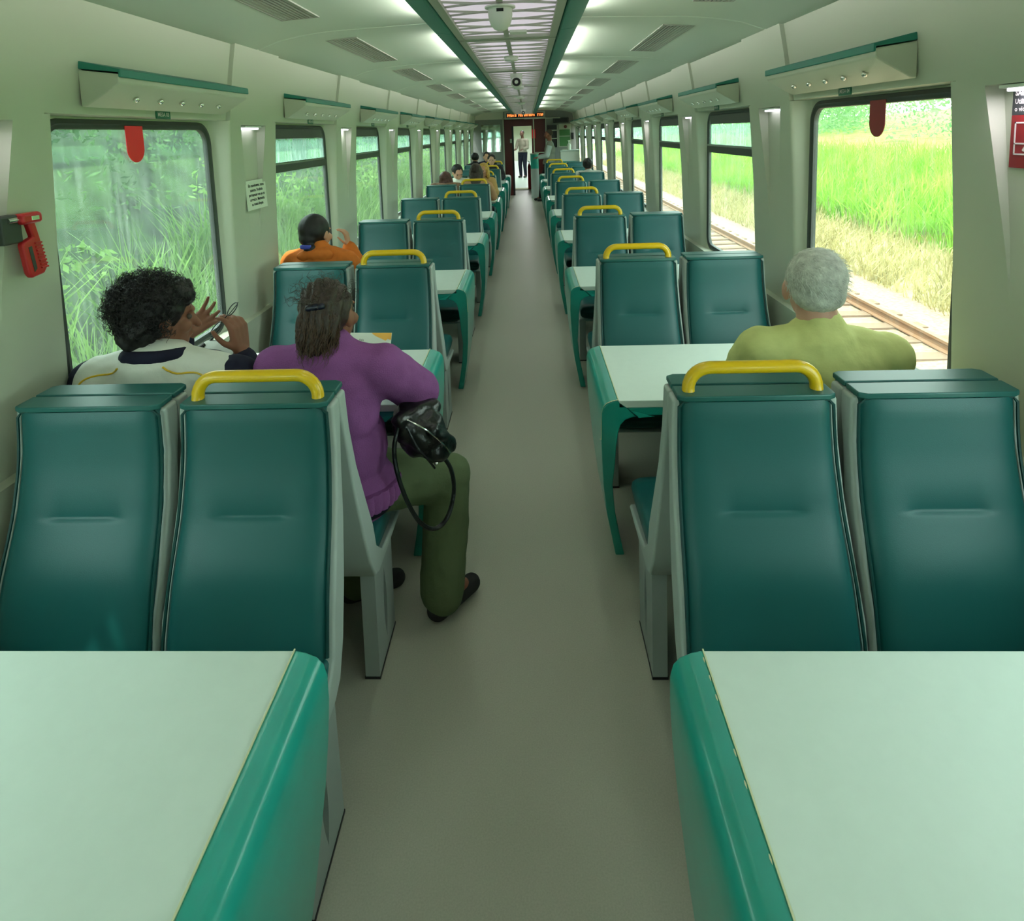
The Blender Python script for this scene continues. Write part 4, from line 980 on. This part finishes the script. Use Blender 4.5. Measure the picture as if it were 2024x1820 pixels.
standing(root, 0, 24, None, cloth('greybrown_shirt', (140, 136, 122)), cloth('dark_trousers', (32, 34, 48)), 'dark', PI*.85, z=1.68)

# ------------------------------------------------------------------ outside
g_r = veg('bank_grass_green', (96, 140, 44), (150, 190, 80), 1.2, 0); straw = veg('bank_straw', (140, 132, 92), (182, 172, 126), 2.2, 0)
ball = mat('ballast', (158, 134, 112), .9, var=.35, vscale=18, bump=.8, bscale=14)
def terrain(name, prof, m, y0=-6, y1=90, ny=70, amp=.08, seed=0):
    xs = np.array([p[0] for p in prof]); zs = np.array([p[1] for p in prof]); xx = np.linspace(xs[0], xs[-1], 26); yy = np.linspace(y0, y1, ny); Vv = []
    for y in yy:
        for x in xx: Vv.append((x, y, float(np.interp(x, xs, zs)) if xs[0] < xs[-1] else 0))
    for i, (x, y, z) in enumerate(Vv): Vv[i] = (x, y, z+amp*noise.noise(Vector((x*.8+seed, y*.6, 0))))
    n = len(xx); Fq = [(a*n+b, a*n+b+1, (a+1)*n+b+1, (a+1)*n+b) for a in range(ny-1) for b in range(n-1)]
    o = npmesh(name, Vv, Fq, m); tag(o, kind='structure'); return o
terrain('ground', [(-3.4, -1.25), (0, -1.35), (3.4, -1.2), (6.0, -1.16), (6.8, -1.2)], ball, amp=.03)
RP = [(6.2, -1.18), (7.6, -.62), (9, -.12), (12, .35), (20, .9), (60, 3.0)]
terrain('hill_right', [(6.0, -1.3), (7.6, -.62)], straw, amp=.06); terrain('hill_bank_right', RP[1:], g_r, amp=.1)
LP = [(-9, 3.5), (-6.5, 1.8), (-5.2, .2), (-4.2, -.7), (-3.2, -1.1)]
terrain('hill_left', LP, veg('left_bank', (30, 50, 34), (58, 84, 52), 1.5, 0), amp=.12)
t = empty('railway_track', (0, 0, 0)); tag(t, 'railway track with brown rails on the ballast outside the right windows', 'railway track')
for x in (4.15, 5.2):
    MB().prism([(x-.06, -1.15), (x+.06, -1.15), (x+.06, -1.135), (x+.012, -1.12), (x+.012, -1.05), (x+.035, -1.04), (x+.035, -1.005), (x-.035, -1.005), (x-.035, -1.04), (x-.012, -1.05), (x-.012, -1.12), (x-.06, -1.135)], -6, 80, 'y').build('rail', 'rail', t, smooth=0)
m = MB()
for i in range(110): m.box((3.75, -6+i*.62, -1.22), (5.6, -5.76+i*.62, -1.15))
m.build('sleepers', mat('sleeper', (128, 104, 86), .9), t, smooth=0)['kind'] = 'stuff'
def blades(name, n, xr, yr, prof, h, m, wd=.012, lean=.5, label=None, pw=1.6, clump=0):
    xs = np.array([p[0] for p in prof]); zs = np.array([p[1] for p in prof])
    x = rng.uniform(*xr, n); y = yr[0]+(yr[1]-yr[0])*rng.random(n)**pw; z = np.interp(x, xs, zs)-.05
    if clump:
        f = np.array([noise.noise(Vector((a*.9, b*.9, 0))) for a, b in zip(x, y)]); k = f > -.15; x, y, z = x[k], y[k], z[k]; n = len(x)
    sc2 = 1+y*.03; hh = h*rng.uniform(.55, 1.2, n); a = rng.uniform(0, 2*PI, n); l = lean*rng.uniform(.1, 1, n)*hh; W_ = wd*sc2*rng.uniform(.6, 1.3, n)
    dx, dy = np.cos(a), np.sin(a); px, py = -dy*0+rng.uniform(-.5, .5, n), np.ones(n)
    Vv = np.zeros((n, 6, 3))
    for i, (t_, ww) in enumerate(((0, 1), (.55, .8), (1, .15))):
        cx = x+dx*l*t_*t_; cy = y+dy*l*t_*t_; cz = z+hh*(t_-.28*t_*t_*(l/hh))
        for j, sg in enumerate((-1, 1)): Vv[:, i*2+j] = np.stack([cx+sg*W_*ww*px, cy+sg*W_*ww*py, cz], -1)
    idx = np.arange(n)[:, None]*6; Fq = np.concatenate([idx+np.array([0, 1, 3, 2]), idx+np.array([2, 3, 5, 4])])
    o = npmesh(name, Vv.reshape(-1, 3), Fq, m, smooth=False); tag(o, label, 'grass', kind='stuff'); return o
gg = veg('tall_grass_green', (120, 176, 52), (176, 220, 96), .9, .45); sg_ = veg('dry_straw_grass', (170, 160, 110), (202, 194, 146), 1.5, .35); gl_ = veg('left_grass', (84, 126, 62), (146, 184, 108), 1.3, .5)
blades('tall_grass', 42000, (7.4, 12), (1, 55), RP, .85, gg, .014, .6, 'tall bright green grass on the bank outside the right windows', pw=1.5)
blades('dry_grass', 26000, (6.2, 8.2), (1, 55), RP, .42, sg_, .010, .9, 'straw coloured dry grass above the ballast outside the right windows', pw=1.5)
LPr = LP
blades('wild_grass', 16000, (-4.9, -3.3), (.5, 45), LPr, 1.25, gl_, .014, .6, 'tall wild grass with seed heads close outside the left windows', pw=1.7, clump=1)
def leaves(name, n, xr, yr, zr, m, sz, label, cat, nb=60, rad=(1., 1.), pw=1.5):
    bx = rng.uniform(*xr, nb); by = yr[0]+(yr[1]-yr[0])*rng.random(nb)**pw; bz = rng.uniform(*zr, nb); br = rng.uniform(*rad, nb)*(1+by*.01)
    k = rng.integers(0, nb, n); v = rng.normal(size=(n, 3)); v /= np.linalg.norm(v, axis=1)[:, None]; v *= (br[k]*rng.uniform(.75, 1.05, n))[:, None]
    c = np.stack([bx[k], by[k], bz[k]], -1)+v; a = rng.normal(size=(n, 3)); a /= np.linalg.norm(a, axis=1)[:, None]; b = np.cross(a, rng.normal(size=(n, 3))); b /= np.linalg.norm(b, axis=1)[:, None]
    s_ = (sz*rng.uniform(.5, 1.4, n)*(1+c[:, 1]*.02))[:, None]
    Vv = np.stack([c-a*s_, c-b*s_*.45, c+a*s_, c+b*s_*.45], 1); Fq = np.arange(n*4).reshape(n, 4)
    o = npmesh(name, Vv.reshape(-1, 3), Fq, m, smooth=False); tag(o, label, cat, kind='stuff')
    return o
vl = veg('left_foliage', (62, 92, 66), (112, 148, 100), .9, .5); vr = veg('distant_foliage', (104, 146, 104), (156, 190, 136), .35, .4)  # haze of distance is put into the pale greens of the far trees
leaves('foliage_bank', 80000, (-8.5, -5.6), (-1, 60), (.4, 4.6), vl, .055, 'dense green bushes on the bank outside the left windows', 'bushes', nb=150, rad=(.7, 1.3))
leaves('shrub_foliage', 9000, (-5.6, -4.7), (1, 40), (-.6, 1.2), gl_, .05, 'light green shrubs in front of the bushes outside the left windows', 'shrubs', nb=60, rad=(.3, .6))
leaves('distant_foliage', 110000, (17, 34), (-2, 120), (1.5, 6.5), vr, .075, 'pale distant trees above the grass outside the right windows', 'trees', nb=120, rad=(1.6, 3.2), pw=1.1)
#@@END
